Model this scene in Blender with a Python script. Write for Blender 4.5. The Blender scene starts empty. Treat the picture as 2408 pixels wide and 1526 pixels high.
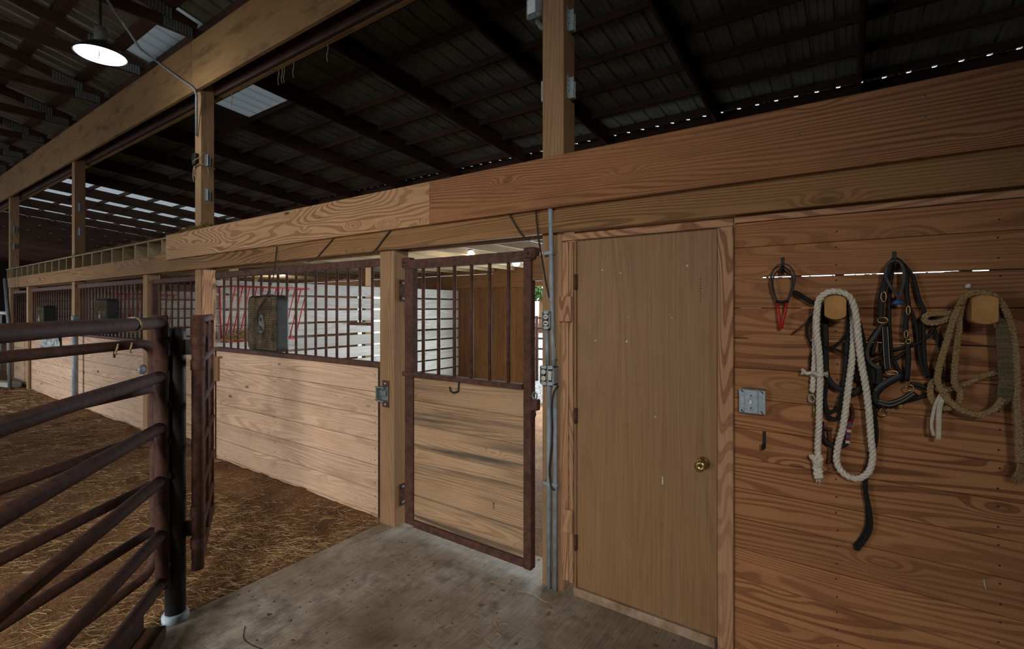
import bpy, math, random
from mathutils import Vector, Matrix, noise, Quaternion
random.seed(7)
R = random.Random(11)
SC = bpy.context.scene
COL = SC.collection

# ------------------------------------------------------------------ camera
F = 1137.0; CX = 1204.0; HY = 724.0      # focal length in px, image centre, horizon row (2408 x 1526 frame)
D = 2.62; H = 1.74                       # distance to the plank wall (plane Y=0), eye height
TH = math.atan(F / 1643.0)
S_, C_ = math.sin(TH), math.cos(TH)
cam_d = bpy.data.cameras.new('camera'); cam = bpy.data.objects.new('camera', cam_d); COL.objects.link(cam)
cam_d.sensor_width = 36.0; cam_d.lens = 36.0 * F / 2408.0
cam_d.shift_y = -(763.0 - HY) / 2408.0
cam_d.clip_start = 0.05; cam_d.clip_end = 500
cam.location = (0, -D, H); cam.rotation_euler = (math.pi / 2, 0, TH)
SC.camera = cam

# ------------------------------------------------------------------ light
world = bpy.data.worlds.new('sky'); SC.world = world; world.use_nodes = True
bg = world.node_tree.nodes['Background']; bg.inputs[0].default_value = (0.80, 0.90, 1.0, 1); bg.inputs[1].default_value = 5.0
def area(name, loc, rot, sx, sy, power, color, spread=180):
    l = bpy.data.lights.new(name, 'AREA'); l.shape = 'RECTANGLE'; l.size = sx; l.size_y = sy; l.energy = power; l.color = color; l.spread = math.radians(spread)
    o = bpy.data.objects.new(name, l); COL.objects.link(o); o.location = loc; o.rotation_euler = rot; return o
# daylight at the hay door and stall door; three unseen fill lights added
YW = -6.2
area('daylight_hay_door', (1.5, YW + .12, 3.45), (math.radians(66), 0, math.radians(43)), 0.42, 0.42, 54, (1.0, 0.965, 0.91), 74)
area('fill_barn_left', (-4.0, YW + .12, 1.4), (math.radians(70), 0, 0), 2.4, 2.4, 34, (1.0, 0.97, 0.93), 76)  # added soft fill for the stall fronts, in an unseen opening
area('fill_aisle', (-12.5, YW + .12, 1.7), (math.radians(70), 0, 0), 4.0, 3.0, 60, (0.95, 0.98, 1.0), 80)  # added cool fill for the far stall fronts and floor
area('fill_far_rafters', (-26, YW + .12, 1.6), (math.pi / 2, 0, 0), 5.0, 3.0, 260, (1.0, 0.95, 0.9), 170)  # added light that brightens the far rafters
area('daylight_stall_door', (-3.15, 4.95, 1.15), (math.pi / 2, 0, math.pi), 2.7, 2.0, 400, (0.70, 0.86, 1.0))
vs = SC.view_settings
vs.view_transform = 'Standard'; vs.look = 'None'; vs.gamma = 1.0; vs.use_curve_mapping = False; vs.exposure = -0.12

# ------------------------------------------------------------------ pixel -> place
def ray(px, py):
    u = (px - CX) / F
    return (-S_ + C_ * u, C_ + S_ * u, (HY - py) / F)
def PY(px, py, Y=0.0):
    t, n, v = ray(px, py); k = (Y + D) / n
    return Vector((t * k, Y, H + v * k))
def PX(px, Y=0.0): return PY(px, 700, Y).x
def ZY(px, py, Y=0.0): return PY(px, py, Y).z
def PXp(px, py, X):
    t, n, v = ray(px, py); k = X / t
    return Vector((X, n * k - D, H + v * k))
def PZ(px, py, z=0.0):
    t, n, v = ray(px, py); k = (z - H) / v
    return Vector((t * k, n * k - D, z))

# ------------------------------------------------------------------ materials
def lin(c):
    c = c / 255.0
    return c / 12.92 if c <= 0.04045 else ((c + 0.055) / 1.055) ** 2.4
def rgb(r, g, b, a=1.0): return (lin(r), lin(g), lin(b), a)
class NT:
    def __init__(s, name):
        s.m = bpy.data.materials.new(name); s.m.use_nodes = True
        s.t = s.m.node_tree; s.n = s.t.nodes; s.b = s.n['Principled BSDF']; s.out = s.n['Material Output']
    def add(s, typ, **kw):
        n = s.n.new(typ)
        for k, v in kw.items(): setattr(n, k, v)
        return n
    def link(s, a, b): s.t.links.new(a, b)
    def math(s, op, a, b=None, c=None):
        n = s.add('ShaderNodeMath', operation=op)
        for i, x in enumerate((a, b, c)):
            if x is None: continue
            if isinstance(x, (int, float)): n.inputs[i].default_value = x
            else: s.link(x, n.inputs[i])
        return n.outputs[0]
    def vmath(s, op, a, b=None):
        n = s.add('ShaderNodeVectorMath', operation=op)
        for i, x in enumerate((a, b)):
            if x is None: continue
            if isinstance(x, (tuple, list)): n.inputs[i].default_value = x
            else: s.link(x, n.inputs[i])
        return n.outputs[0]
    def noise(s, vec, scale=1, detail=2, rough=0.5, dist=0):
        n = s.add('ShaderNodeTexNoise'); s.link(vec, n.inputs['Vector'])
        n.inputs['Scale'].default_value = scale; n.inputs['Detail'].default_value = detail
        n.inputs['Roughness'].default_value = rough; n.inputs['Distortion'].default_value = dist
        return n.outputs['Fac']
    def ramp(s, fac, stops, interp='LINEAR'):
        n = s.add('ShaderNodeValToRGB'); s.link(fac, n.inputs[0]); n.color_ramp.interpolation = interp
        els = n.color_ramp.elements
        while len(els) > 2: els.remove(els[-1])
        for i, (p, c) in enumerate(stops):
            e = els[i] if i < 2 else els.new(p)
            e.position = p; e.color = c if len(c) == 4 else (*c, 1)
        return n.outputs[0]
    def mix(s, fac, a, b, mode='MIX'):
        n = s.add('ShaderNodeMix', data_type='RGBA', blend_type=mode)
        if isinstance(fac, (int, float)): n.inputs[0].default_value = fac
        else: s.link(fac, n.inputs[0])
        for i, x in ((6, a), (7, b)):
            if isinstance(x, (tuple, list)): n.inputs[i].default_value = x
            else: s.link(x, n.inputs[i])
        return n.outputs[2]
    def bump(s, h, strength, dist=0.01):
        n = s.add('ShaderNodeBump'); s.link(h, n.inputs['Height'])
        n.inputs['Strength'].default_value = strength; n.inputs['Distance'].default_value = dist
        s.link(n.outputs[0], s.b.inputs['Normal'])
def setb(b, col=None, rough=None, metal=None, spec=None):
    if col is not None: b.inputs['Base Color'].default_value = col
    if rough is not None: b.inputs['Roughness'].default_value = rough
    if metal is not None: b.inputs['Metallic'].default_value = metal
    if spec is not None: b.inputs['Specular IOR Level'].default_value = spec
K3 = lambda v: (v, v, v, 1)
def wood(name, light, dark, axis='X', lines=70, fig=(0.75, 5.0), line_str=1.0, stain=0.35, staincol=(90, 66, 46), knots=0.6, var=0.16, rough=0.75, grime=None, lin=1.0):
    w = NT(name)
    tc = w.add('ShaderNodeTexCoord'); oi = w.add('ShaderNodeObjectInfo')
    src = tc.outputs['Object']
    sep = w.add('ShaderNodeSeparateXYZ'); w.link(src, sep.inputs[0])
    comb = w.add('ShaderNodeCombineXYZ')
    order = {'X': (0, 1, 2), 'Y': (1, 0, 2), 'Z': (2, 1, 0)}[axis]
    for i, o in enumerate(order): w.link(sep.outputs[o], comb.inputs[i])
    rnd = w.add('ShaderNodeCombineXYZ')
    w.link(w.math('MULTIPLY', oi.outputs['Random'], 61.0), rnd.inputs[0])
    w.link(w.math('MULTIPLY', oi.outputs['Random'], 173.0), rnd.inputs[1])
    w.link(w.math('MULTIPLY', oi.outputs['Random'], 317.0), rnd.inputs[2])
    # figure: contour lines of a long stretched noise field, pulled round the knots
    p = w.vmath('ADD', w.vmath('MULTIPLY', comb.outputs[0], (fig[0], fig[1], fig[1])), rnd.outputs[0])
    n1 = w.noise(p, 1.0, 1.6, 0.45, 0.25)
    kp = w.vmath('ADD', w.vmath('MULTIPLY', comb.outputs[0], (1.7, 5.0, 5.0)), rnd.outputs[0])
    vo = w.add('ShaderNodeTexVoronoi'); w.link(kp, vo.inputs['Vector']); vo.inputs['Scale'].default_value = 1.0
    kd = vo.outputs['Distance']
    kmask = w.ramp(kd, [(0.0, K3(1)), (0.30, K3(0))], 'EASE')
    v = w.math('ADD', n1, w.math('MULTIPLY', kmask, 0.25 * knots))
    sx3 = w.add('ShaderNodeSeparateXYZ'); w.link(comb.outputs[0], sx3.inputs[0])
    acr = w.math('ADD', sx3.outputs[2], w.math('MULTIPLY', sx3.outputs[1], 0.6))
    v = w.math('ADD', v, w.math('MULTIPLY', acr, float(lin)))
    ring = w.math('ADD', w.math('MULTIPLY', w.math('SINE', w.math('MULTIPLY', v, float(lines))), 0.5), 0.5)
    fp = w.vmath('ADD', w.vmath('MULTIPLY', comb.outputs[0], (3.0, 170.0, 170.0)), rnd.outputs[0])
    fib = w.noise(fp, 1.0, 2, 0.6)
    lf = w.ramp(w.math('ADD', ring, w.math('MULTIPLY', w.math('SUBTRACT', fib, 0.5), 0.35)), [(0.45, K3(0)), (0.86, K3(1)), (1.0, K3(0.75))])
    big = w.noise(w.vmath('ADD', w.vmath('MULTIPLY', comb.outputs[0], (0.6, 2.2, 2.2)), rnd.outputs[0]), 1.0, 3, 0.6)
    lf = w.math('MULTIPLY', lf, w.math('MULTIPLY', w.ramp(big, [(0.3, K3(0.25)), (0.65, K3(1))]), line_str))
    col = w.mix(lf, rgb(*light), rgb(*dark))
    fm = w.ramp(fib, [(0.25, K3(0.80)), (0.75, K3(1.12))])
    col = w.mix(1.0, col, fm, 'MULTIPLY')
    st = w.noise(w.vmath('ADD', w.vmath('MULTIPLY', comb.outputs[0], (1.6, 5.5, 5.5)), rnd.outputs[0]), 1.0, 5, 0.65)
    sm = w.math('MULTIPLY', w.ramp(st, [(0.50, K3(0)), (0.74, K3(1))]), stain)
    col = w.mix(sm, col, rgb(*staincol))
    if grime:
        gp = w.vmath('ADD', w.vmath('MULTIPLY', comb.outputs[0], (0.5, 9.0, 9.0)), rnd.outputs[0])
        gm = w.math('MULTIPLY', w.ramp(w.noise(gp, 1.0, 4, 0.6, 0.4), [(0.54, K3(0)), (0.72, K3(1))]), grime[1])
        col = w.mix(gm, col, rgb(*grime[0]))
    kcore = w.math('MULTIPLY', w.ramp(kd, [(0.06, K3(1)), (0.11, K3(0))]), min(1.0, knots))
    col = w.mix(kcore, col, rgb(int(dark[0] * .5), int(dark[1] * .45), int(dark[2] * .45)))
    tint = w.math('ADD', w.math('MULTIPLY', oi.outputs['Random'], 2 * var), 1.0 - var)
    tc3 = w.add('ShaderNodeCombineXYZ')
    for i in range(3): w.link(tint, tc3.inputs[i])
    col = w.mix(1.0, col, tc3.outputs[0], 'MULTIPLY')
    w.link(col, w.b.inputs['Base Color'])
    setb(w.b, rough=rough, spec=0.22)
    w.bump(w.math('SUBTRACT', fib, w.math('MULTIPLY', lf, 0.4)), 0.30, 0.004)
    return w.m
def woodset(key, *a, **k):
    for ax in 'XYZ': M[key + ax] = wood('wood_%s_%s' % (key, ax.lower()), *a, axis=ax, **k)
M = {}
woodset('wall', (172, 119, 78), (108, 65, 39), lines=150, fig=(0.40, 3.6), stain=0.30, staincol=(112, 68, 42), knots=0.5, var=0.12, lin=0.9)
woodset('rim', (158, 108, 70), (104, 66, 40), lines=230, fig=(0.2, 3.2), stain=0.45, staincol=(104, 68, 44), knots=0.4, var=0.05, lin=1.5)
woodset('rimfig', (182, 140, 100), (112, 74, 46), lines=230, fig=(0.55, 3.2), stain=0.35, staincol=(128, 90, 58), knots=0.9, var=0.03, lin=0.9)
woodset('head', (148, 108, 68), (98, 68, 42), lines=170, fig=(0.28, 3.2), stain=0.4, staincol=(96, 70, 48), knots=0.5, var=0.06, lin=1.3)
woodset('post', (160, 124, 90), (116, 88, 62), lines=150, fig=(0.22, 4.0), line_str=0.65, stain=0.35, staincol=(96, 72, 52), knots=0.25, var=0.10, lin=2.0)
woodset('beam', (150, 114, 72), (122, 90, 56), lines=120, fig=(0.3, 2.6), line_str=0.35, stain=0.75, staincol=(78, 56, 36), knots=0.15, var=0.07, lin=1.5)
woodset('stall', (200, 166, 138), (146, 110, 84), lines=160, fig=(0.32, 3.0), line_str=0.6, stain=0.45, staincol=(136, 102, 74), knots=1.0, var=0.07, grime=((140, 108, 80), 0.5), lin=0.9)
woodset('gatep', (184, 150, 116), (128, 94, 64), lines=190, fig=(0.22, 3.2), line_str=0.65, stain=0.4, staincol=(120, 86, 60), knots=0.9, var=0.08, grime=((78, 68, 60), 1.0), lin=1.6)
woodset('trim', (180, 136, 102), (124, 80, 54), lines=160, fig=(0.6, 4.4), stain=0.2, staincol=(136, 92, 62), knots=0.3, var=0.05, lin=0.9)
woodset('door', (146, 110, 76), (114, 82, 53), lines=130, fig=(0.22, 3.4), line_str=0.42, stain=0.30, staincol=(144, 116, 90), knots=0.0, var=0.0, rough=0.5, lin=0.7)
woodset('grey', (170, 165, 156), (124, 116, 106), lines=150, fig=(0.3, 4.0), line_str=0.55, stain=0.5, staincol=(118, 106, 92), knots=0.5, var=0.14)
woodset('back', (132, 96, 62), (96, 66, 42), lines=120, fig=(0.3, 4.0), line_str=0.5, stain=0.5, staincol=(84, 60, 40), knots=0.2, var=0.14)
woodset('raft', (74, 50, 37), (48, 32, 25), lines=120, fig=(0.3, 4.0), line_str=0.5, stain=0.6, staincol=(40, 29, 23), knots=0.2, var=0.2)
woodset('loft', (140, 120, 88), (104, 88, 62), lines=120, fig=(0.3, 4.0), line_str=0.5, stain=0.5, staincol=(88, 74, 54), knots=0.2, var=0.15)

def plain(name, col, rough=0.6, metal=0.0, spec=0.4, nscale=30.0, namp=0.25, col2=None, bumpv=0.0, lo=0.35, hi=0.7):
    w = NT(name); tc = w.add('ShaderNodeTexCoord')
    n = w.noise(tc.outputs['Object'], nscale, 5, 0.65)
    c2 = col2 if col2 else tuple(int(c * (1 - namp)) for c in col)
    c = w.ramp(n, [(lo, rgb(*c2)), (hi, rgb(*col))])
    w.link(c, w.b.inputs['Base Color']); setb(w.b, rough=rough, metal=metal, spec=spec)
    if bumpv: w.bump(n, bumpv, 0.004)
    return w.m
M['rust'] = plain('rusty_brown_paint', (98, 64, 50), 0.72, 0.0, 0.3, 22, col2=(62, 38, 30), bumpv=0.2)
M['rustdark'] = plain('dark_brown_pipe', (78, 47, 35), 0.75, 0.0, 0.25, 30, col2=(48, 30, 24), bumpv=0.2)
M['postdark'] = plain('dark_steel_post', (46, 40, 37), 0.6, 0.2, 0.4, 25, col2=(36, 30, 28), bumpv=0.15)
M['black'] = plain('black_iron', (36, 34, 33), 0.55, 0.2, 0.4, 40, col2=(24, 22, 22))
M['galv'] = plain('galvanized_steel', (178, 188, 194), 0.45, 0.2, 0.5, 60, col2=(140, 150, 156))
M['galvdull'] = plain('dull_galvanized_plate', (136, 144, 142), 0.55, 0.2, 0.5, 45, col2=(86, 92, 90))
M['pvc'] = plain('grey_conduit_plastic', (146, 158, 168), 0.5, 0, 0.4, 14, col2=(120, 124, 124))
M['wire'] = plain('dusty_cable', (70, 58, 46), 0.8, 0, 0.2, 60)
M['wirelight'] = plain('pale_twine', (176, 156, 122), 0.9, 0, 0.1, 80)
M['ivory'] = plain('ivory_plastic', (214, 206, 186), 0.4, 0, 0.4, 50, 0.15)
M['slot'] = plain('dark_slot', (40, 32, 26), 0.7)
M['redlamp'] = plain('red_pilot', (200, 70, 40), 0.4)
M['fan'] = plain('black_dusty_plastic', (58, 54, 46), 0.6, 0, 0.4, 18, col2=(34, 33, 32))
M['fangrille'] = plain('dusty_fan_grille', (120, 98, 66), 0.8, 0, 0.2, 9, col2=(54, 47, 38))
M['fandark'] = plain('dark_fan_inside', (30, 28, 26), 0.7)
M['fanhub'] = plain('grey_fan_hub', (96, 94, 88), 0.55, 0, 0.3, 40)
M['red'] = plain('red_enamel', (186, 40, 34), 0.45, 0, 0.4, 30, col2=(150, 30, 28))
M['hay'] = plain('hay', (176, 152, 104), 0.9, 0, 0.1, 40, col2=(126, 104, 66))
M['straw'] = plain('straw', (204, 174, 128), 0.8, 0, 0.2, 30, col2=(132, 100, 64))
M['rope'] = plain('white_cotton_rope', (226, 216, 200), 0.9, 0, 0.1, 90, col2=(196, 184, 166), bumpv=0.3)
M['ropetan'] = plain('tan_braided_rope', (172, 144, 104), 0.9, 0, 0.1, 120, col2=(128, 102, 70), bumpv=0.4)
M['cinch'] = plain('grey_green_woven_cinch', (132, 114, 84), 0.95, 0, 0.1, 90, col2=(84, 74, 56), bumpv=0.5)
M['ropeblack'] = plain('black_braided_rope', (50, 46, 38), 0.85, 0, 0.2, 160, col2=(22, 21, 20), bumpv=0.4)
M['leather'] = plain('black_leather', (26, 22, 20), 0.6, 0, 0.3, 60, col2=(20, 18, 18))
M['leathergrey'] = plain('worn_grey_leather', (82, 80, 78), 0.65, 0, 0.3, 50, col2=(52, 50, 48))
M['leatherbrown'] = plain('brown_leather', (96, 56, 38), 0.7, 0, 0.3, 50, col2=(66, 40, 28))
M['blue'] = plain('blue_tape', (40, 96, 170), 0.5, 0, 0.3, 50, 0.2)
M['brass'] = plain('brass', (196, 172, 120), 0.28, 0.9, 0.5, 60, col2=(178, 140, 76))
M['ribbon'] = plain('white_ribbon', (206, 194, 170), 0.8, 0, 0.2, 50, 0.15)
M['log'] = plain('log_side', (168, 122, 74), 0.85, 0, 0.2, 16, col2=(124, 86, 52), bumpv=0.2)
M['sack'] = plain('silver_feed_sack', (140, 146, 142), 0.5, 0.0, 0.4, 9, col2=(60, 64, 66), lo=0.40, hi=0.60)
M['white'] = plain('white_enamel', (226, 230, 230), 0.4, 0, 0.5, 30, 0.1)
M['shadeout'] = plain('dark_lamp_shade', (84, 84, 80), 0.5, 0.4, 0.5, 30, 0.3)
M['ballast'] = plain('lamp_ballast', (150, 148, 138), 0.6, 0.2, 0.4, 30, 0.3)
M['siding'] = plain('dark_siding', (62, 58, 54), 0.7, 0.1, 0.3, 6, 0.3)
M['tree'] = plain('tree_leaves', (96, 124, 70), 0.8, 0, 0.2, 2, col2=(54, 80, 42))
M['collar'] = plain('pale_blue_pipe_collar', (170, 186, 192), 0.6, 0, 0.3, 40, 0.2)
M['sill'] = plain('dusty_sill', (176, 150, 124), 0.8, 0, 0.2, 12, col2=(126, 100, 78))
M['web'] = plain('woven_band_red', (150, 52, 44), 0.9, 0, 0.1, 90, 0.3)
M['webblue'] = plain('woven_band_blue', (84, 104, 150), 0.9, 0, 0.1, 90, 0.3)
M['webwhite'] = plain('woven_band_white', (200, 196, 190), 0.9, 0, 0.1, 90, 0.2)
M['ink'] = plain('stamp_ink', (46, 40, 36), 0.9)
M['chalk'] = plain('white_paint_chip', (226, 222, 214), 0.9)
M['nail'] = plain('nail_head', (130, 134, 136), 0.4, 0.7, 0.5, 60)
M['nestgrass'] = plain('dry_grass', (128, 108, 66), 0.95, 0, 0.1, 30, col2=(80, 66, 40))
def emis(name, col, st):
    w = NT(name); setb(w.b, col=rgb(250, 250, 248), rough=0.4)
    w.b.inputs['Emission Color'].default_value = rgb(*col); w.b.inputs['Emission Strength'].default_value = st
    return w.m
M['bulb'] = emis('lamp_glow', (226, 240, 255), 9.0)
M['tube'] = emis('stall_lamp_glow', (240, 246, 255), 26.0)
def roofmat(name='roof_metal', c0=(116, 114, 100), c1=(152, 149, 132)):
    w = NT(name); tc = w.add('ShaderNodeTexCoord')
    n = w.noise(tc.outputs['Object'], 3.0, 5, 0.6)
    c = w.ramp(n, [(0.3, rgb(*c0)), (0.7, rgb(*c1))])
    w.link(c, w.b.inputs['Base Color']); setb(w.b, rough=0.38, metal=0.35, spec=0.5)
    return w.m
M['roof'] = roofmat()
M['roofmain'] = roofmat('roof_metal_darker', (92, 86, 72), (120, 112, 94))  # roof metal copy darkened because the aisle roof comes out too bright
def translucent(name='bright_patch_translucent', col=(64, 66, 65)):
    w = NT(name)
    tr = w.add('ShaderNodeBsdfTranslucent'); tr.inputs[0].default_value = rgb(*col)
    gl = w.add('ShaderNodeBsdfGlossy'); gl.inputs[0].default_value = rgb(150, 158, 164); gl.inputs[1].default_value = 0.3
    mx = w.add('ShaderNodeMixShader'); mx.inputs[0].default_value = 0.45
    w.link(tr.outputs[0], mx.inputs[1]); w.link(gl.outputs[0], mx.inputs[2]); w.link(mx.outputs[0], w.out.inputs[0])
    return w.m
M['patchsheet'] = translucent()  # added sheet standing in for a bright patch of light on the roof
M['patchsheetfar'] = translucent('bright_patch_translucent_far', (112, 114, 114))  # added sheet standing in for reflected light on the far roof
def concrete():
    w = NT('brushed_concrete'); tc = w.add('ShaderNodeTexCoord'); o = tc.outputs['Object']
    n1 = w.noise(o, 1.3, 6, 0.62); n2 = w.noise(o, 9.0, 5, 0.65)
    br = w.noise(w.vmath('MULTIPLY', o, (95.0, 3.0, 1.0)), 1.0, 2, 0.6)
    c = w.ramp(n1, [(0.30, rgb(102, 84, 64)), (0.50, rgb(146, 132, 112)), (0.72, rgb(190, 182, 168))])
    sp = w.math('MULTIPLY', w.ramp(w.math('ADD', w.math('MULTIPLY', n2, .6), w.math('MULTIPLY', n1, .4)), [(0.50, K3(0)), (0.64, K3(1))]), 0.7)
    c = w.mix(sp, c, rgb(82, 62, 44))
    c = w.mix(1.0, c, w.ramp(br, [(0.3, K3(0.74)), (0.7, K3(1.12))]), 'MULTIPLY')
    dk = w.noise(o, 26.0, 3, 0.6)
    c = w.mix(w.math('MULTIPLY', w.ramp(dk, [(0.66, K3(0)), (0.72, K3(1))]), 0.75), c, rgb(58, 44, 32))
    w.link(c, w.b.inputs['Base Color']); setb(w.b, rough=0.75, spec=0.35)
    w.bump(w.math('ADD', br, n2), 0.25, 0.003)
    return w.m
M['concrete'] = concrete()
def dirt():
    w = NT('arena_dirt'); tc = w.add('ShaderNodeTexCoord'); o = tc.outputs['Object']
    n1 = w.noise(o, 2.2, 6, 0.65); n2 = w.noise(o, 45.0, 4, 0.7)
    c = w.ramp(n1, [(0.3, rgb(86, 60, 40)), (0.55, rgb(124, 90, 60)), (0.8, rgb(150, 114, 80))])
    c = w.mix(1.0, c, w.ramp(n2, [(0.3, K3(0.55)), (0.7, K3(1.25))]), 'MULTIPLY')
    w.link(c, w.b.inputs['Base Color']); setb(w.b, rough=0.95, spec=0.1)
    w.bump(n2, 0.9, 0.012)
    return w.m
M['dirt'] = dirt()
def gravel():
    w = NT('gravel'); tc = w.add('ShaderNodeTexCoord'); o = tc.outputs['Object']
    vo = w.add('ShaderNodeTexVoronoi'); w.link(o, vo.inputs['Vector']); vo.inputs['Scale'].default_value = 22.0
    c = w.mix(w.ramp(vo.outputs['Distance'], [(0.1, K3(0)), (0.6, K3(1))]), rgb(214, 210, 204), rgb(96, 90, 84))
    w.link(c, w.b.inputs['Base Color']); setb(w.b, rough=0.9); w.bump(vo.outputs['Distance'], -0.8, 0.02)
    return w.m
M['gravel'] = gravel()
def endgrain():
    w = NT('log_end_grain'); tc = w.add('ShaderNodeTexCoord'); o = tc.outputs['Object']
    wv = w.add('ShaderNodeTexWave', wave_type='RINGS', rings_direction='Y'); w.link(o, wv.inputs['Vector'])
    wv.inputs['Scale'].default_value = 55.0; wv.inputs['Distortion'].default_value = 1.2; wv.inputs['Detail'].default_value = 2
    c = w.mix(wv.outputs['Fac'], rgb(168, 118, 66), rgb(206, 156, 96))
    n = w.noise(o, 14, 4); c = w.mix(1.0, c, w.ramp(n, [(0.3, K3(0.75)), (0.7, K3(1.1))]), 'MULTIPLY')
    w.link(c, w.b.inputs['Base Color']); setb(w.b, rough=0.8, spec=0.2)
    return w.m
M['endgrain'] = endgrain()

# ------------------------------------------------------------------ builders
def wl(o):
    v = Vector(o.location)
    while o.parent: o = o.parent; v = v + o.location
    return v
def link(name, me, mat, parent=None, loc=(0, 0, 0), local=False):
    o = bpy.data.objects.new(name, me); COL.objects.link(o)
    if mat is not None and len(me.materials) == 0: me.materials.append(mat)
    o.location = loc
    if parent is not None:
        o.parent = parent
        if not local: o.location = Vector(loc) - wl(parent)
    return o
def tag(o, label, cat, group=None, kind=None):
    o['label'] = label; o['category'] = cat
    if group: o['group'] = group
    if kind: o['kind'] = kind
    return o
def empty(name, loc, label, cat, group=None, kind=None, rotz=0.0):
    o = bpy.data.objects.new(name, None); COL.objects.link(o); o.location = loc; o.rotation_euler = (0, 0, rotz)
    o.empty_display_size = 0.1
    return tag(o, label, cat, group, kind)
def mesh(name, vs_, fs, smooth=False):
    me = bpy.data.meshes.new(name); me.from_pydata([tuple(v) for v in vs_], [], fs)
    if smooth: me.polygons.foreach_set('use_smooth', [True] * len(me.polygons))
    me.update(); return me
_box = {}
def boxmesh(dx, dy, dz, b, mat):
    key = (round(dx, 4), round(dy, 4), round(dz, 4), round(b, 4), mat.name)
    if key in _box: return _box[key]
    hx, hy, hz = dx / 2, dy / 2, dz / 2
    b = min(b, hx * .8, hy * .8, hz * .8)
    V = []; idx = {}
    for sx in (-1, 1):
        for sy in (-1, 1):
            for sz in (-1, 1):
                for a in range(3):
                    p = [sx * (hx - b), sy * (hy - b), sz * (hz - b)]
                    p[a] = (sx * hx, sy * hy, sz * hz)[a]
                    idx[(sx, sy, sz, a)] = len(V); V.append(p)
    Fc = []
    g = lambda *k: idx[k]
    for s in (-1, 1):
        q = [g(s, -1, -1, 0), g(s, 1, -1, 0), g(s, 1, 1, 0), g(s, -1, 1, 0)]; Fc.append(q if s > 0 else q[::-1])
        q = [g(-1, s, -1, 1), g(-1, s, 1, 1), g(1, s, 1, 1), g(1, s, -1, 1)]; Fc.append(q if s > 0 else q[::-1])
        q = [g(-1, -1, s, 2), g(1, -1, s, 2), g(1, 1, s, 2), g(-1, 1, s, 2)]; Fc.append(q if s > 0 else q[::-1])
    for sx in (-1, 1):
        for sy in (-1, 1):
            q = [g(sx, sy, -1, 0), g(sx, sy, -1, 1), g(sx, sy, 1, 1), g(sx, sy, 1, 0)]; Fc.append(q if sx * sy > 0 else q[::-1])
        for sz in (-1, 1):
            q = [g(sx, -1, sz, 0), g(sx, 1, sz, 0), g(sx, 1, sz, 2), g(sx, -1, sz, 2)]; Fc.append(q if sx * sz > 0 else q[::-1])
    for sy in (-1, 1):
        for sz in (-1, 1):
            q = [g(-1, sy, sz, 1), g(-1, sy, sz, 2), g(1, sy, sz, 2), g(1, sy, sz, 1)]; Fc.append(q if sy * sz > 0 else q[::-1])
    for sx in (-1, 1):
        for sy in (-1, 1):
            for sz in (-1, 1):
                q = [g(sx, sy, sz, 0), g(sx, sy, sz, 1), g(sx, sy, sz, 2)]; Fc.append(q if sx * sy * sz > 0 else q[::-1])
    me = mesh('box', V, Fc); me.materials.append(mat); _box[key] = me; return me
def box(name, x, y, z, mat, parent=None, b=0.003, local=False):
    x0, x1 = sorted(x); y0, y1 = sorted(y); z0, z1 = sorted(z)
    me = boxmesh(x1 - x0, y1 - y0, z1 - z0, b, mat)
    return link(name, me, mat, parent, ((x0 + x1) / 2, (y0 + y1) / 2, (z0 + z1) / 2), local)
def beam(name, p, q, wdt, hgt, mat, parent=None, up=(0, 0, 1), b=0.003, local=False):
    """a straight timber from p to q, local X along it; wdt across, hgt along 'up'"""
    p, q = Vector(p), Vector(q); d = q - p; L = d.length
    me = boxmesh(round(L, 3), wdt, hgt, b, mat)
    o = link(name, me, mat, parent, (p + q) / 2, local)
    x = d.normalized(); y = Vector(up).cross(x).normalized(); zz = x.cross(y)
    o.rotation_euler = Matrix((x, y, zz)).transposed().to_euler(); return o
def crom(pts, n=6, closed=False):
    P = [Vector(p) for p in pts]; out = []
    m = len(P)
    for i in range(m if closed else m - 1):
        a = P[(i - 1) % m] if (closed or i > 0) else P[0] * 2 - P[1]
        b, c = P[i], P[(i + 1) % m]
        d = P[(i + 2) % m] if (closed or i + 2 < m) else P[-1] * 2 - P[-2]
        for k in range(n):
            t = k / n
            out.append(0.5 * ((2 * b) + (c - a) * t + (2 * a - 5 * b + 4 * c - d) * t * t + (3 * b - a - 3 * c + d) * t ** 3))
    if not closed: out.append(P[-1])
    return out
def frames(P, closed=False):
    n = len(P); T = []
    for i in range(n):
        a = P[(i - 1) % n] if (closed or i > 0) else P[0]
        b = P[(i + 1) % n] if (closed or i < n - 1) else P[-1]
        d = b - a
        T.append(d.normalized() if d.length > 1e-9 else Vector((0, 0, 1)))
    ref = Vector((0, 1, 0)) if abs(T[0].y) < 0.9 else Vector((1, 0, 0))
    N = [(ref - T[0] * ref.dot(T[0])).normalized()]
    for i in range(1, n):
        ax = T[i - 1].cross(T[i])
        v = N[-1].copy()
        if ax.length > 1e-8:
            v = Quaternion(ax.normalized(), T[i - 1].angle(T[i])) @ v
        v = (v - T[i] * v.dot(T[i])).normalized(); N.append(v)
    return T, N
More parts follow.
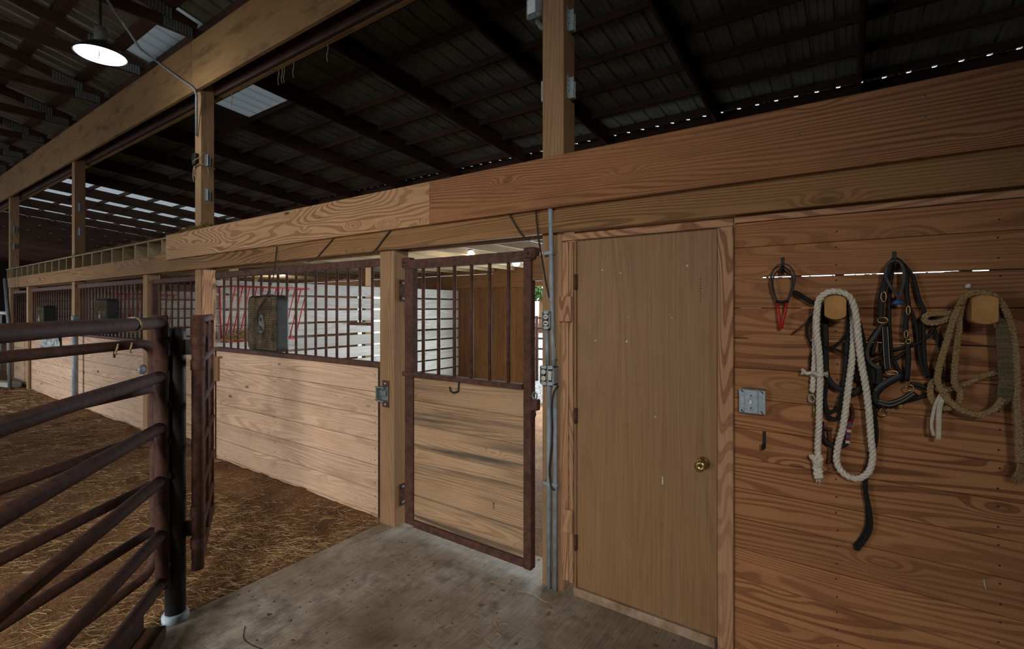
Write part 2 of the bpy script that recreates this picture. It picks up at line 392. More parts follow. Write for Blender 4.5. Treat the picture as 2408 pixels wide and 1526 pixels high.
def tubegeo(P, r, seg=8, closed=False, flat=None, rfun=None):
    T, N = frames(P, closed); V = []; Fc = []; n = len(P)
    for i in range(n):
        if flat:
            w_ = Vector((0, 1, 0)); a = T[i].cross(w_)
            a = a.normalized() if a.length > 1e-4 else N[i]
            bb = a.cross(T[i]).normalized(); ra, rb = flat
        else:
            a = N[i]; bb = T[i].cross(a); ra = rb = r
        k = rfun(i / max(1, n - 1)) if rfun else 1.0
        for j in range(seg):
            t = 2 * math.pi * j / seg
            V.append(P[i] + a * math.cos(t) * ra * k + bb * math.sin(t) * rb * k)
    for i in range(n if closed else n - 1):
        for j in range(seg):
            a0 = i * seg + j; a1 = i * seg + (j + 1) % seg
            b0 = ((i + 1) % n) * seg + j; b1 = ((i + 1) % n) * seg + (j + 1) % seg
            Fc.append((a0, a1, b1, b0))
    if not closed:
        Fc.append(tuple(range(seg))[::-1]); Fc.append(tuple((n - 1) * seg + j for j in range(seg)))
    return V, Fc
def tube(name, pts, r, mat, parent=None, seg=8, closed=False, flat=None, smooth_n=0, rfun=None, local=False):
    P = crom(pts, smooth_n, closed) if smooth_n else [Vector(p) for p in pts]
    c = sum(P, Vector()) / len(P)
    V, Fc = tubegeo([p - c for p in P], r, seg, closed, flat, rfun)
    me = mesh(name, V, Fc, True)
    return link(name, me, mat, parent, c, local)
def resample(P, step):
    out = [P[0]]; acc = 0.0
    for i in range(1, len(P)):
        a, b = P[i - 1], P[i]; L = (b - a).length; pos = step - acc
        while pos <= L:
            out.append(a.lerp(b, pos / L)); pos += step
        acc = (acc + L) % step if L > 0 else acc
        acc = L - (pos - step)
    return out
def rope(name, pts, r, mat, parent=None, strands=3, pitch=0.075, braid=False, n=8):
    P = resample(crom(pts, n), r * 0.55); c = sum(P, Vector()) / len(P)
    P = [p - c for p in P]; T, N = frames(P); V = []; Fc = []; s = 0.0; S = [0.0]
    for i in range(1, len(P)): s += (P[i] - P[i - 1]).length; S.append(s)
    for k in range(strands):
        Q = []
        for i, p in enumerate(P):
            a, b = N[i], T[i].cross(N[i]); ph = 2 * math.pi * (S[i] / pitch + k / strands)
            if braid: Q.append(p + b * (r * 0.62 * math.sin(ph)) + a * (r * 0.38 * math.sin(2 * ph)))
            else: Q.append(p + (a * math.cos(ph) + b * math.sin(ph)) * r * 0.52)
        v, f = tubegeo(Q, r * (0.50 if braid else 0.54), 7)
        o = len(V); V += v; Fc += [tuple(i + o for i in q) for q in f]
    return link(name, mesh(name, V, Fc, True), mat, parent, c)
def lathe(name, prof, mat, parent=None, loc=(0, 0, 0), axis='Z', seg=20, smooth=True, local=False):
    V = []; Fc = []; n = len(prof)
    for (r, h) in prof:
        for j in range(seg):
            t = 2 * math.pi * j / seg; x, y = r * math.cos(t), r * math.sin(t)
            V.append({'Z': (x, y, h), 'Y': (x, h, y), 'X': (h, x, y)}[axis])
    for i in range(n - 1):
        for j in range(seg):
            Fc.append((i * seg + j, i * seg + (j + 1) % seg, (i + 1) * seg + (j + 1) % seg, (i + 1) * seg + j))
    Fc.append(tuple(range(seg))[::-1]); Fc.append(tuple((n - 1) * seg + j for j in range(seg)))
    if axis == 'Y': Fc = [f[::-1] for f in Fc]
    return link(name, mesh(name, V, Fc, smooth), mat, parent, loc, local)
def merge(geos):
    V = []; Fc = []
    for v, f in geos:
        o = len(V); V += list(v); Fc += [tuple(i + o for i in q) for q in f]
    return V, Fc
def gbox(x0, x1, y0, y1, z0, z1):
    V = [(x, y, z) for x in (x0, x1) for y in (y0, y1) for z in (z0, z1)]
    return V, [(0, 1, 3, 2), (4, 6, 7, 5), (0, 4, 5, 1), (2, 3, 7, 6), (0, 2, 6, 4), (1, 5, 7, 3)]
def meshobj(name, geos, mat, parent=None, loc=(0, 0, 0), smooth=False):
    V, Fc = merge(geos)
    return link(name, mesh(name, [Vector(v) - Vector(loc) for v in V], Fc, smooth), mat, parent, loc)
# ------------------------------------------------------------------ SETTING
YB = 4.84                 # back wall / eave line of the lean-to
XA = PX(1275); SP = 4.884 # first tall post and the post spacing
PW = 0.152
EDGE = -3.10              # edge of the concrete slab

fl = box('floor', (EDGE, 4.5), (-8.5, 0.28), (-0.25, 0.0), M['concrete'], b=0.008)
tag(fl, 'brushed grey concrete slab, stained brown, in front of the stall gate and door', 'floor', kind='structure')
def groundmesh(x0, x1, y0, y1, step, amp, zoff=-0.012, seed=0.0):
    nx = int((x1 - x0) / step) + 1; ny = int((y1 - y0) / step) + 1; V = []; Fc = []
    for j in range(ny):
        for i in range(nx):
            x = x0 + (x1 - x0) * i / (nx - 1); y = y0 + (y1 - y0) * j / (ny - 1)
            h = amp * (noise.noise(Vector((x * 1.3 + seed, y * 1.3, 0))) + 0.6 * noise.noise(Vector((x * 4.1, y * 4.1 + seed, 3))) + 0.45 * noise.noise(Vector((x * 11.0, y * 11.0, 7 + seed))))
            if -12 < x < -2.9 and y > -0.5: h += 0.02 * max(0.0, 1 - abs(y) / 0.5)
            if x > EDGE - 0.12: h = min(h, -0.004 - zoff)
            V.append((x, y, zoff + h))
    for j in range(ny - 1):
        for i in range(nx - 1):
            a = j * nx + i; Fc.append((a, a + 1, a + nx + 1, a + nx))
    return V, Fc
gr = meshobj('ground', [groundmesh(-11.5, EDGE + 0.004, -5.0, 0.10, 0.055, 0.022), groundmesh(-42.0, -11.5, -5.0, 0.10, 0.3, 0.02), groundmesh(-42.0, EDGE + 0.004, -9.0, -5.0, 0.4, 0.02), groundmesh(-42.0, -16.4, 0.1, 5.0, 0.4, 0.02), groundmesh(-42.0, EDGE - .02, -9.0, 5.0, 2.0, 0.0, -.09)], M['dirt'], smooth=True)
tag(gr, 'brown dirt arena floor littered with straw', 'ground', kind='structure')
sf = meshobj('floor_stall', [groundmesh(-16.4, -1.35, 0.10, YB + 0.2, 0.2, 0.012, -0.02)], M['dirt'], smooth=True)
tag(sf, 'dirt floor inside the stalls behind the wooden stall fronts', 'floor', kind='structure')
gv = meshobj('ground_outside', [groundmesh(-40, 30, YB + 0.1, 45, 1.0, 0.01, -0.03)], M['gravel'], smooth=True)
tag(gv, 'bright gravel yard seen through the gap beside the stall gate', 'ground', kind='structure')

# ---- tack room plank wall to the right of the door
xd0, xd1 = PX(1356), PX(1687)         # door leaf
xt1 = PX(1726)                        # outer edge of the right casing
wf = empty('wall_front', (xt1, 0, 0), 'orange pine plank wall with the ropes and tack hanging on it', 'wall', kind='structure')
PIT = 0.1493
for k in range(-12, 5):
    z0 = H + k * PIT; z1 = z0 + PIT
    gap = {0: (0.0, 0.0026), -1: (0.0, 0.0012), -2: (0.0, 0.0016)}.get(k, (0.0, 0.0))
    z0c = max(z0, 0.006) + gap[0] * 0.0 + 0.0009; z1c = min(z1, ZY(1730, 526)) - gap[1] - 0.0009
    if z1c - z0c < 0.03: continue
    box('plank', (xt1 + 0.001, 3.3), (0.0, 0.022), (z0c, z1c), M['wallX'], wf, b=0.0025)
# tongues that close all joints but the open ones
for k in range(-12, 5):
    z0 = H + k * PIT
    if k in (0, 1, -1): continue
    if z0 < 0.05 or z0 > 2.1: continue
    box('tongue', (xt1 + 0.001, 3.3), (0.023, 0.034), (z0 - 0.012, z0 + 0.012), M['backX'], wf, b=0.001)
for k, segs in ((0, ((xt1, PX(1738)), (PX(1789), PX(1884)), (PX(2020), PX(2408)), (PX(2408), 3.3))), (1, ((PX(1800), PX(1806)), (PX(1860), PX(1884)), (PX(1963), PX(1985)), (PX(2258), PX(2290)), (PX(2330), 3.3))), (-1, ((xt1, PX(1758)), (PX(1930), PX(1945)), (PX(2140), 3.3)))):
    for (a, b_) in segs:
        box('tongue', (a, b_), (0.023, 0.034), (H + k * PIT - 0.012, H + k * PIT + 0.012), M['backX'], wf, b=0.001)
box('backing_board', (xt1 + .001, 3.3), (.036, .06), (2.08, 2.44), M['backX'], wf)
rg = random.Random(5)
for i in range(16):  # small blockers added to break the light line in the joint into dashes
    a = rg.uniform(PX(1740), PX(2258)); box('gap_blocker', (a, a + rg.uniform(.004, .018)), (0.004, 0.02), (H + PIT - .004, H + PIT - rg.uniform(.0002, .0014)), M['wallX'], wf, b=.0003)
st = box('trim_1', (xt1 + 0.001, 3.3), (-0.012, 0.02), (ZY(1730, 526) + 0.001, ZY(1730, 512)), M['trimX'])
tag(st, 'thin pine strip between the header beam and the top plank of the tack wall', 'trim', kind='structure')
for i, X in enumerate((xt1 + 0.02, PX(1968), PX(2283, 0) + 0.08)):
    for k in range(-11, 4):
        for dz in (-0.025, 0.025):
            if i == 0: continue
            p = (X + R.uniform(-.004, .004), -0.0008, H + k * PIT + dz + (0.02 if dz > 0 else -0.0) )
            if p[2] < 0.05: continue
            lathe('nail_head', [(0.0038, 0.002), (0.0034, -0.0006)], M['slot'], wf, p, 'Y', 8)

# ---- door with casing
zt = ZY(1690, 543, 0.0)
dr = empty('door_1', ((xd0 + xd1) / 2, 0.03, 0.0), 'plain brown flush wooden door with a brass knob', 'door', kind='structure')
dl = box('door_leaf', (xd0, xd1), (0.008, 0.045), (0.055, ZY(1726, 533) + .012), M['doorZ'], dr, b=0.002)
kn = PY(1653, 1090, 0.0)
kb = lathe('door_knob', [(0.034, 0.0), (0.034, -0.004), (0.030, -0.010), (0.014, -0.013), (0.012, -0.032), (0.020, -0.038), (0.026, -0.047), (0.027, -0.056), (0.022, -0.064), (0.012, -0.067), (0.010, -0.064)], M['brass'], dr, (kn.x, 0.008, kn.z), 'Y', 28)
kb['label'] = 'round brass door knob'
lathe('keyhole', [(0.006, 0.0), (0.006, -0.002)], M['slot'], kb, (kn.x, -0.0555, kn.z), 'Y', 10)
for yy in (663, 977, 1275):
    zc = ZY(1353, yy)
    h = box('hinge', (xd0 - 0.018, xd0 + 0.004), (-0.004, 0.012), (zc - 0.045, zc + 0.045), M['rust'], dr, b=0.002)
    tube('hinge_pin', [(xd0 - 0.004, -0.007, zc - 0.047), (xd0 - 0.004, -0.007, zc + 0.047)], 0.006, M['rust'], h, 8)
for (px, py, s) in ((1417, 580 + 55, 5), (1616, 625, 5), (1400, 800, 5), (1474, 803, 6), (1460, 642, 4), (1541, 980, 4), (1580, 748, 3), (1558, 1130, 5), (1388, 660, 3), (1478, 745, 3)):
    p = PY(px, py, 0.0075); r = s * 0.0009
    gs = [tubegeo([Vector((p.x + R.uniform(-r, r), 0.0073, p.z + R.uniform(-r, r))), Vector((p.x + R.uniform(-r, r), 0.0068, p.z + R.uniform(-r, r)))], r * R.uniform(.6, 1), 6) for _ in range(3)]
    c_ = meshobj('paint_chip', gs, M['chalk'], dr, p)
p = PY(1558, 1130, 0.0073)
box('paint_streak', (p.x - .003, p.x + .003), (.0068, .0078), (p.z - .022, p.z + .022), M['chalk'], dr, b=.0005)
q = PY(1647, 640, 0.0075)
for i in range(8):
    box('staple_hole', (q.x - .0022, q.x + .0022), (.0068, .0082), (q.z - .04 - i * .016, q.z - .034 - i * .016), M['slot'], dr, b=.0003)
xl0, xl1, xl2 = PX(1325), PX(1338), PX(1348)
def trim(n, x, y, z, m, label):
    o = box('trim_%d' % n, x, y, z, m); return tag(o, label, 'trim', kind='structure')
trim(2, (PX(1687) + 0.004, xt1), (-0.020, 0.06), (0.0, ZY(1726, 533)), M['trimZ'], 'figured pine casing board on the knob side of the brown door')
trim(3, (xl0, xt1), (-0.022, 0.006), (ZY(1726, 533) + 0.001, ZY(1726, 514)), M['trimX'], 'pine head casing above the brown door')
trim(4, (xl0, xl1), (-0.012, 0.02), (0.08, ZY(1330, 570)), M['trimZ'], 'pale pine casing board on the hinge side of the brown door, next to the conduits')
trim(5, (xl1 + .001, xl2), (-0.006, 0.02), (0.07, ZY(1330, 570)), M['trimZ'], 'narrow pine strip on the hinge side of the brown door, next to the jamb')
trim(6, (xl2 + .006, xd0 - 0.004), (-0.002, 0.06), (0.0, ZY(1340, 568)), M['doorZ'], 'door jamb strip carrying the three rusty hinges')
trim(7, (PX(1320), PX(1348)), (-0.030, -0.012), (ZY(1330, 756), ZY(1330, 697)), M['trimZ'], 'square wooden block nailed to the hinge side casing above the middle hinge')
trim(8, (PX(1329), PX(1350)), (-0.026, -0.012), (ZY(1340, 1250), ZY(1340, 1196)), M['trimZ'], 'square wooden block nailed to the hinge side casing near the floor')
sl = box('trim_9', (xl2, xt1 - .09), (-0.004, 0.075), (0.0, 0.050), M['sill']); tag(sl, 'dusty pale sill under the brown door', 'trim', kind='structure')

# ---- header, rim board, posts
XE = XA - 3 * SP                   # far post
hd = [(XE - 0.02, PX(172), 'pale header beam over the farthest stall'), (PX(172) + .003, 3.3, 'long header beam running under the rim board above the near stall and the door')]
for a, b_, lab in hd:
    o = box('header_beam', (a, b_), (-0.042, -0.001), (2.20, 2.43), M['headX']); tag(o, lab, 'beam', kind='structure')
hb = box('header_beam', (XE - 0.02, 3.3), (PW + .001, PW + 0.042), (2.20, 2.43), M['backX']); tag(hb, 'dark inner header beam on the stall side of the posts', 'beam', kind='structure')
xr = PX(1010, -.085)
o = box('rim_board', (PX(390, -.085), xr - .0015), (-0.085, -0.043), (2.345, 2.655), M['rimfigX']); tag(o, 'pale rim board with bold swirling grain, from the open joists to the butt joint', 'beam', kind='structure')
o = box('rim_board', (xr + .0015, 3.3), (-0.085, -0.043), (2.345, 2.655), M['rimX']); tag(o, 'long orange rim board above the door, carrying small nail heads', 'beam', kind='structure')
for (px, py) in ((1636, 316), (1635, 366), (1880, 267), (1879, 318), (2174, 226), (2174, 275), (1282, 380), (1281, 421), (1015, 430), (1015, 441), (1015, 475), (1440, 348), (1440, 398)):
    p = PY(px, py, -.0853)
    lathe('nail_head', [(0.006, 0.002), (0.005, -0.0012)], M['nail'], o, p, 'Y', 10)

pn = ['post by the conduits and outlets, rising behind the rim board to the roof', 'post with a conduit and twine tied round it at the second stall door',
      'post of the middle stalls with two small brackets', 'farthest tall post at the end of the stall row']
pm = ['postZ', 'postZ', 'postZ', 'postZ']
posts = []
for i in range(4):
    X = XA - i * SP
    o = box('timber_post', (X, X + PW), (0, PW), (-0.2, 4.96), M[pm[i]], b=0.005)
    tag(o, 'tall square ' + pn[i], 'post', 'tall square posts', kind='structure'); posts.append(o)
short = [(PX(893), 'short square post between the near stall front and the gate, with latch and hinges', 0.170), (PX(336), 'short square post beside the door of the second stall', 0.15), (PX(62), 'short post between the far stall front and its door', 0.14)]
sposts = []
for X, lab, w_ in short:
    o = box('stall_post', (X, X + w_), (0, 0.155), (-0.1, 2.199), M['postZ'], b=0.004); tag(o, lab, 'post', 'short stall posts', kind='structure'); sposts.append(o)
XB = XA - SP; XD = XA - 2 * SP
o = box('post_board', (XB + PW + .001, XB + PW + .036), (0.012, 0.150), (0.0, 2.198), M['trimZ']); tag(o, 'pale new board screwed to the side of the twine-tied post', 'board')
xm = (PX(468), PX(502))
# plates (hinges) on the right side of the short gate post, latch on its face
sx = PX(893) + 0.170
for yy in (684, 1156):
    zc = ZY(935, yy, 0.10)
    hp = box('hinge_plate', (sx + .0005, sx + .006), (0.05, 0.125), (zc - .088, zc + .088), M['rust'], sposts[0], b=.001)
    for dz in (-.062, .062): lathe('bolt', [(.012, .0), (.012, .006), (.007, .010)], M['galvdull'], hp, (sx + .006, .085, zc + dz), 'X', 8)
pl0, pl1 = PX(899, -.004), PX(915, -.004)
za, zb = ZY(905, 957), ZY(905, 894)
lp = box('latch_plate', (pl0, pl1), (-.005, -.0003), (za, zb), M['rust'], sposts[0], b=.001)
for dz in (.025, zb - za - .025): lathe('bolt', [(.010, 0), (.010, -.006), (.006, -.009)], M['galv'], lp, ((pl0 + pl1) / 2, -.005, za + dz), 'Y', 10)
lx0 = PX(890, -.02); lz0, lz1 = ZY(900, 944, -.02), ZY(900, 909, -.02)
meshobj('slam_latch', [gbox(lx0, pl1 - .005, -.012, -.0055, lz0, lz1), gbox(lx0, lx0 + .010, -.050, -.0055, lz0, lz1), gbox(lx0, pl1 - .02, -.046, -.012, lz1 - .012, lz1), gbox(lx0, pl1 - .02, -.046, -.012, lz0, lz0 + .012), gbox(lx0 + .03, pl1 - .01, -.034, -.012, (lz0 + lz1) / 2 - .012, (lz0 + lz1) / 2 + .03)], M['galvdull'], sposts[0], (lx0, -.02, lz0))

# ---- stall fronts
def stall_front(x0, x1, label, nb, feed=None, lead=None, planks=6, bar_r=0.0125, pm='stallX', anchor=None, nails=None):
    t = empty('stall_partition', (x0, 0.05, 0), label, 'stall front', 'stall fronts')
    zt_ = 1.245; pit = 0.2035
    box('skirt_board', (x0 + .012, x1 - .012), (0.048, 0.088), (-0.10, 0.018), M[pm], t)
    for k in range(planks):
        z0 = 0.021 + k * pit
        box('plank', (x0 + .012, x1 - .012), (0.046, 0.086), (z0 + .0016, z0 + pit - .0016), M[pm], t, b=.004)
    if nails:
        for X in nails:
            for k in range(planks):
                for dz in (.05, .15): lathe('nail_head', [(.0055, .002), (.005, -.0008)], M['slot'], t, (X + R.uniform(-.006, .006), .0455, .021 + k * pit + dz + R.uniform(-.01, .01)), 'Y', 7)
    for X in (x0 + .006, x1 - .006): box('side_channel', (X - .0055, X + .0055), (0.035, 0.095), (-.02, zt_), M['rustdark'], t, b=.001)
    box('bottom_rail', (x0, x1), (0.030, 0.100), (zt_ + .001, zt_ + .042), M['rust'], t, b=.003)
    box('top_rail', (x0, x1), (0.035, 0.095), (2.085, 2.150), M['rust'], t, b=.003)
    for k in range(nb):
        X = anchor - k * 0.1617 if anchor is not None else x0 + (x1 - x0) * (k + .5) / nb
        zb_ = zt_ + .041
        if feed and k == feed: zb_ = 1.615
        tube('bar', [(X, .065, zb_), (X, .065, 2.087)], bar_r, M['rust'], t, 10)
    if feed:
        a, b2 = anchor - (feed + 1) * .1617, anchor - (feed - 1) * .1617
        box('feed_opening_bar', (a, b2), (.052, .078), (1.590, 1.616), M['rust'], t)
    return t
sf1 = stall_front(PX(506, .04), PX(892, .04), 'near stall front of pine planks and brown bars with a box fan hung on it', 17, feed=1, anchor=PX(875.6, .065), nails=(PX(646, .045), PX(882, .045)))
sf2 = stall_front(XD + PW + .01, PX(336) - .004, 'second stall front behind the pipe gates, with its own box fan', 19)
sf3 = stall_front(PX(62) + .145, XD - .01, 'farthest stall front with a silver feed sack pinned to its planks', 19)
o = box('plank_end', (PX(500, .02), PX(511, .02)), (.025, .045), (ZY(505, 895, .03), ZY(505, 838, .03)), M['backZ'], sf1)
# ---- stall doors of the far bays
def stall_door(x0, x1, label, y0=0.05, yaw=0.0, bars=6):
    t = empty('stall_door', (x0, y0, 0), label, 'stall door', 'far stall doors', rotz=yaw)
    w = x1 - x0
    def lb(n, x, y, z, m, p=t, b=.003): return box(n, x, y, z, m, p, b, local=True)
    for X in (0.03, w - .03): lb('stile', (X - .025, X + .025), (-.02, .03), (.06, 2.12), M['rust'])
    for z0, z1 in ((.05, .105), (1.215, 1.255), (2.07, 2.13)): lb('rail', (.055, w - .055), (-.02, .03), (z0, z1), M['rust'])
    for k in range(6):
        z0 = .108 + k * .1835; lb('plank', (.057, w - .057), (-.012, .022), (z0 + .001, z0 + .182), M['gatepX'])
    for k in range(bars):
        X = .055 + (w - .11) * (k + 1) / (bars + 1); tube('bar', [(X, .005, 1.254), (X, .005, 2.072)], .0125, M['rust'], t, 8, local=True)
    return t
stall_door(PX(336) + .165, XB - .015, 'brown barred door of the second stall, partly behind the pipe gates', .06)
stall_door(XE + PW + .02, PX(62) - .01, 'barred door of the farthest stall at the end of the row', .06)

# ---- the near gate
gx0 = PX(951, .03); gx1 = PX(1248, .03)
g = empty('stall_gate', (gx0, .03, 0), 'near stall gate of stained planks and brown bars, standing closed on the concrete', 'gate')
GY = (.03, .088)
box('hinge_stile', (gx0, PX(970, .03)), GY, (.045, 2.10), M['rust'], g, b=.004)
box('latch_stile', (PX(1230, .03), gx1), GY, (.03, 2.115), M['rust'], g, b=.004)
gi0, gi1 = PX(970, .03) + .001, PX(1230, .03) - .001
box('bottom_rail', (gi0, gi1), GY, (.035, .088), M['rust'], g)
box('middle_rail', (gx0 - .012, gi1), (.012, .07), (1.205, 1.24), M['rust'], g)
box('top_rail', (gx0 - .004, gx1 + .004), (.024, .094), (2.045, 2.115), M['rust'], g)
for X in (gx0 + .012, gx1 - .012):
    cp = box('corner_cap', (X - .045, X + .045), (.018, .10), (2.055, 2.135), M['rust'], g, b=.012); lathe('bolt', [(.008, 0), (.008, -.006)], M['black'], cp, (X, .018, 2.095), 'Y', 8)
for px in (995.5, 1031.6, 1068.9, 1109, 1151.7, 1196):
    X = PX(px, .055); tube('bar', [(X, .055, 1.238), (X, .055, 2.048)], .0135, M['rust'], g, 10)
zs = [.090 + k * .1857 for k in range(7)]
for k in range(6): box('plank', (gi0, gi1), (.044, .078), (zs[k] + .001, zs[k + 1] - .001), M['gatepX'], g, b=.003)
hk = PY(1078, 893, .04)
tube('hook', [(hk.x + .006, .040, hk.z + .005), (hk.x + .006, .034, hk.z - .055), (hk.x + .006, .026, hk.z - .080), (hk.x - .012, .0, hk.z - .088), (hk.x - .030, -.012, hk.z - .075), (hk.x - .036, -.014, hk.z - .045)], .006, M['black'], g, 8, smooth_n=5)
# small ink stamp on the lower plank
sp = PY(1161, 1192, .0438)
gs = []
for (dx, dz, w_, h_) in ((0, .030, .012, .003), (-.004, .030, .003, .006), (-.002, .020, .010, .010), (.004, .017, .004, .006), (-.001, .006, .010, .003), (.001, .003, .003, .009), (-.003, -.008, .008, .003), (-.005, -.005, .003, .007), (.005, -.007, .003, .006), (.005, -.016, .003, .004), (-.003, -.014, .005, .003)):
    gs.append(gbox(sp.x + dx - w_ / 2, sp.x + dx + w_ / 2, .0432, .0445, sp.z + dz - h_ / 2, sp.z + dz + h_ / 2))
meshobj('ink_stamp', gs, M['ink'], g, (sp.x, .044, sp.z))
# latch keeper on the gate and post
kz = ZY(1262, 945, .06)
lk = box('gate_latch', (gx1 + .006, gx1 + .052), (.022, .065), (kz - .05, kz + .02), M['rust'], g)
tube('ring', [(gx1 + .03 + .018 * math.cos(a), .03, kz + .045 + .022 * math.sin(a)) for a in [i * math.pi / 8 for i in range(16)]], .005, M['galvdull'], lk, 6, closed=True)
tube('chain_tail', [(gx1 + .03, .03, kz - .05), (gx1 + .036, .028, kz - .075), (gx1 + .025, .028, kz - .10)], .007, M['black'], lk, 6)

# ---- ragged board ends beside the conduit post
rw = empty('wall_side', (XA - .02, .2, 0), 'ragged ends of side wall boards beside the conduit post', 'wall', kind='structure')
z0 = .02
while z0 < 2.1:
    h_ = R.uniform(.17, .21)
    if z0 > 1.0 and z0 < 1.35: dx = .022
    else: dx = R.choice((.02, .03, .042, .05, .058))
    z1 = min(z0 + h_, 2.12)
    if z1 - z0 > .05:
        tp = R.uniform(-.012, .014)
        V = [(XA - dx, .16, z0), (XA + .03, .16, z0), (XA + .03, .16, z1 - .008), (XA - dx + tp, .16, z1 - .008)]
        V += [(x, .30 + .04, z) for x, y, z in V]
        o = link('board', mesh('board', [Vector(v) - Vector((XA, .25, z0)) for v in V], [(0, 1, 2, 3), (7, 6, 5, 4), (0, 4, 5, 1), (1, 5, 6, 2), (2, 6, 7, 3), (3, 7, 4, 0)]), M['postX'], rw, (XA, .25, z0))
    z0 += h_ + .006
o = box('blocking', (PX(1254, .12), XA - .002), (.05, .15), (ZY(1262, 660, .08), ZY(1262, 603, .08)), M['backX'], rw)
# side wall of the tack room, running back from the conduit post
for k in range(11):
    box('board', (XA + .06, XA + .10), (.16, YB - .02), (.02 + k * .196, .21 + k * .196), M['backY'], rw, b=.003)

# ---- partition of spaced boards between near stall and the next, and its neighbours
XP = XB + .10
def partition(X, label, mats, bright=True):
    t = empty('wall_partition', (X, .2, 0), label, 'wall', kind='structure')
    for k in range(11):
        z0 = .02 + k * .190
        gap = .028
        box('board', (X - .02, X + .02), (.16, YB - .16), (z0 + .002, z0 + .190 - gap + R.uniform(-.006, .005)), M[mats], t, b=.003)
    for yy in (.35, 2.45, 3.15): box('post', (X - .115, X - .022), (yy, yy + .12), (-.05, 2.42), M['postZ'], t, b=.004)
    return t
partition(XP, 'whitish spaced board partition behind the near stall bars', 'greyY')
partition(XD + .10, 'spaced board partition between the second and the far stall', 'greyY')
partition(XE + .06, 'spaced board partition at the far end of the stall row', 'greyY')

# ---- back wall of the stalls: upright planks, header, openings to the yard
wb = empty('wall_back', (-8, YB, 0), 'brown upright plank wall at the back of the near stall', 'wall', kind='structure')
def uprights(x0, x1, z0, z1):
    n = max(1, round((x1 - x0) / .145)); w_ = (x1 - x0) / n
    for k in range(n):
        box('plank', (x0 + k * w_ + .0015, x0 + (k + 1) * w_ - .0015), (YB - .03 + R.uniform(0, .006), YB), (z0, z1), M['backZ'], wb, b=.003)
uprights(XB - .02, PX(1246, YB), 0.0, 2.16)
uprights(-1.72, XA + .1, 0.0, 2.16)
for i in (1, 2):
    a = XA - i * SP
    if i == 1: uprights(a - SP, a - 3.2, 0, 2.16); uprights(a - 1.9, a - .02, 0, 2.16)
    else: uprights(a - SP, a, 0, 2.16)
box('back_header', (XE, XA + .2), (YB - .10, YB - .035), (2.13, 2.39), M['backX'], wb)
box('back_blocking', (XE, XA + .2), (YB - .11, YB - .05), (2.395, 2.66), M['backX'], wb)
uprights(XE, 3.3, 2.66, 4.30)
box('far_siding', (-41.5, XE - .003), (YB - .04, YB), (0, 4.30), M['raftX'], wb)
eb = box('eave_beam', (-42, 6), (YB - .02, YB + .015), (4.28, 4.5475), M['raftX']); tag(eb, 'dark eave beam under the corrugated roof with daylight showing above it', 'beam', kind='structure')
# ---- loft joists and deck
jl = []
X = PX(360)
lf = empty('loft_floor', (-6, 2, 2.43), 'hay loft floor on joists above the stalls', 'loft', kind='structure')
k = 0; X = XE + .06
while X < 3.2:
    box('joist', (X - .019, X + .019), (-.035, YB - .12), (2.431, 2.628), M['loftY'], lf, b=.002); X += .465; k += 1
yy = -.04; k = 0
while yy < YB - .15:
    w_ = .20
    box('deck_board', (XE - .05, 3.3), (yy, yy + w_ - .003), (2.629, 2.652), M['loftX'], lf, b=.002); yy += w_
box('blocking', (XE, PX(390)), (.75, .79), (2.431, 2.628), M['raftX'], lf)
def haypile(name, c, sx, sy, sz, n, mat, label, seed, rr=.0022, L=.10):
    rn = random.Random(seed); gs = []
    for i in range(n):
        a = rn.uniform(0, 6.28); r_ = math.sqrt(rn.random()); x = c[0] + sx * r_ * math.cos(a); y = c[1] + sy * r_ * math.sin(a)
        z = c[2] + sz * (1 - r_ * r_) * rn.random()
        th = rn.uniform(0, 6.28); l = L * rn.uniform(.4, 1); d = Vector((math.cos(th), math.sin(th), rn.uniform(-.3, .3))) * l / 2
        p = Vector((x, y, z)); m_ = Vector((rn.uniform(-.2, .2), rn.uniform(-.2, .2), rn.uniform(-.1, .3))) * l * .5
        gs.append(tubegeo([p - d, p + m_, p + d], rr * rn.uniform(.6, 1.2), 3))
    o = meshobj(name, gs, mat, None, c); return tag(o, label, 'hay', kind='stuff')
cA = PY(455, 528, -.02); haypile('loose_hay', (cA.x, .02, 2.652), .62, .10, .10, 900, M['nestgrass'], 'loose hay spilling over the pale rim board at the foot of the post', 3)
cB = PY(520, 515, .2); haypile('loose_hay', (-5.2, .35, 2.652), .9, .2, .07, 700, M['nestgrass'], 'loose hay lying on the loft floor behind the rim board', 4)
haypile('loose_hay', (-9.6, -.01, 2.652), 1.8, .04, .035, 700, M['nestgrass'], 'wisps of hay along the edge of the loft floor above the open joists', 5)

# ---- high beam on the tall posts
BZ = (4.32, 4.625, 4.93)
bl = ['nearest length of the doubled high beam, above the conduit post', 'second length of the doubled high beam, ending at the conduit on the twine-tied post', 'third length of the doubled high beam', 'farthest length of the doubled high beam']
for i in range(-1, 4):
    a = XA - (i + 1) * SP + .03; b_ = XA - i * SP + .027
    if i == -1: a, b_ = XA + .03, 5.5
    t = empty('high_beam', (a, -.03, BZ[0]), bl[max(0, i)] if i >= 0 else 'length of the doubled high beam over the tack wall', 'beam', kind='structure')
    for z0, z1 in ((BZ[0], BZ[1] - .001), (BZ[1] + .001, BZ[2])):
        box('beam_board', (a + .002, b_ - .002), (-.048, -.003), (z0, z1), M['beamX'], t, b=.004)
        box('rear_board', (a + .002, b_ - .002), (PW + .003, PW + .05), (z0, z1), M['raftX'], t, b=.004)
    box('ledger', (a + .002, b_ - .002), (PW + .051, PW + .11), (BZ[0] + .0, BZ[0] + .05), M['beamX'], t, b=.004)

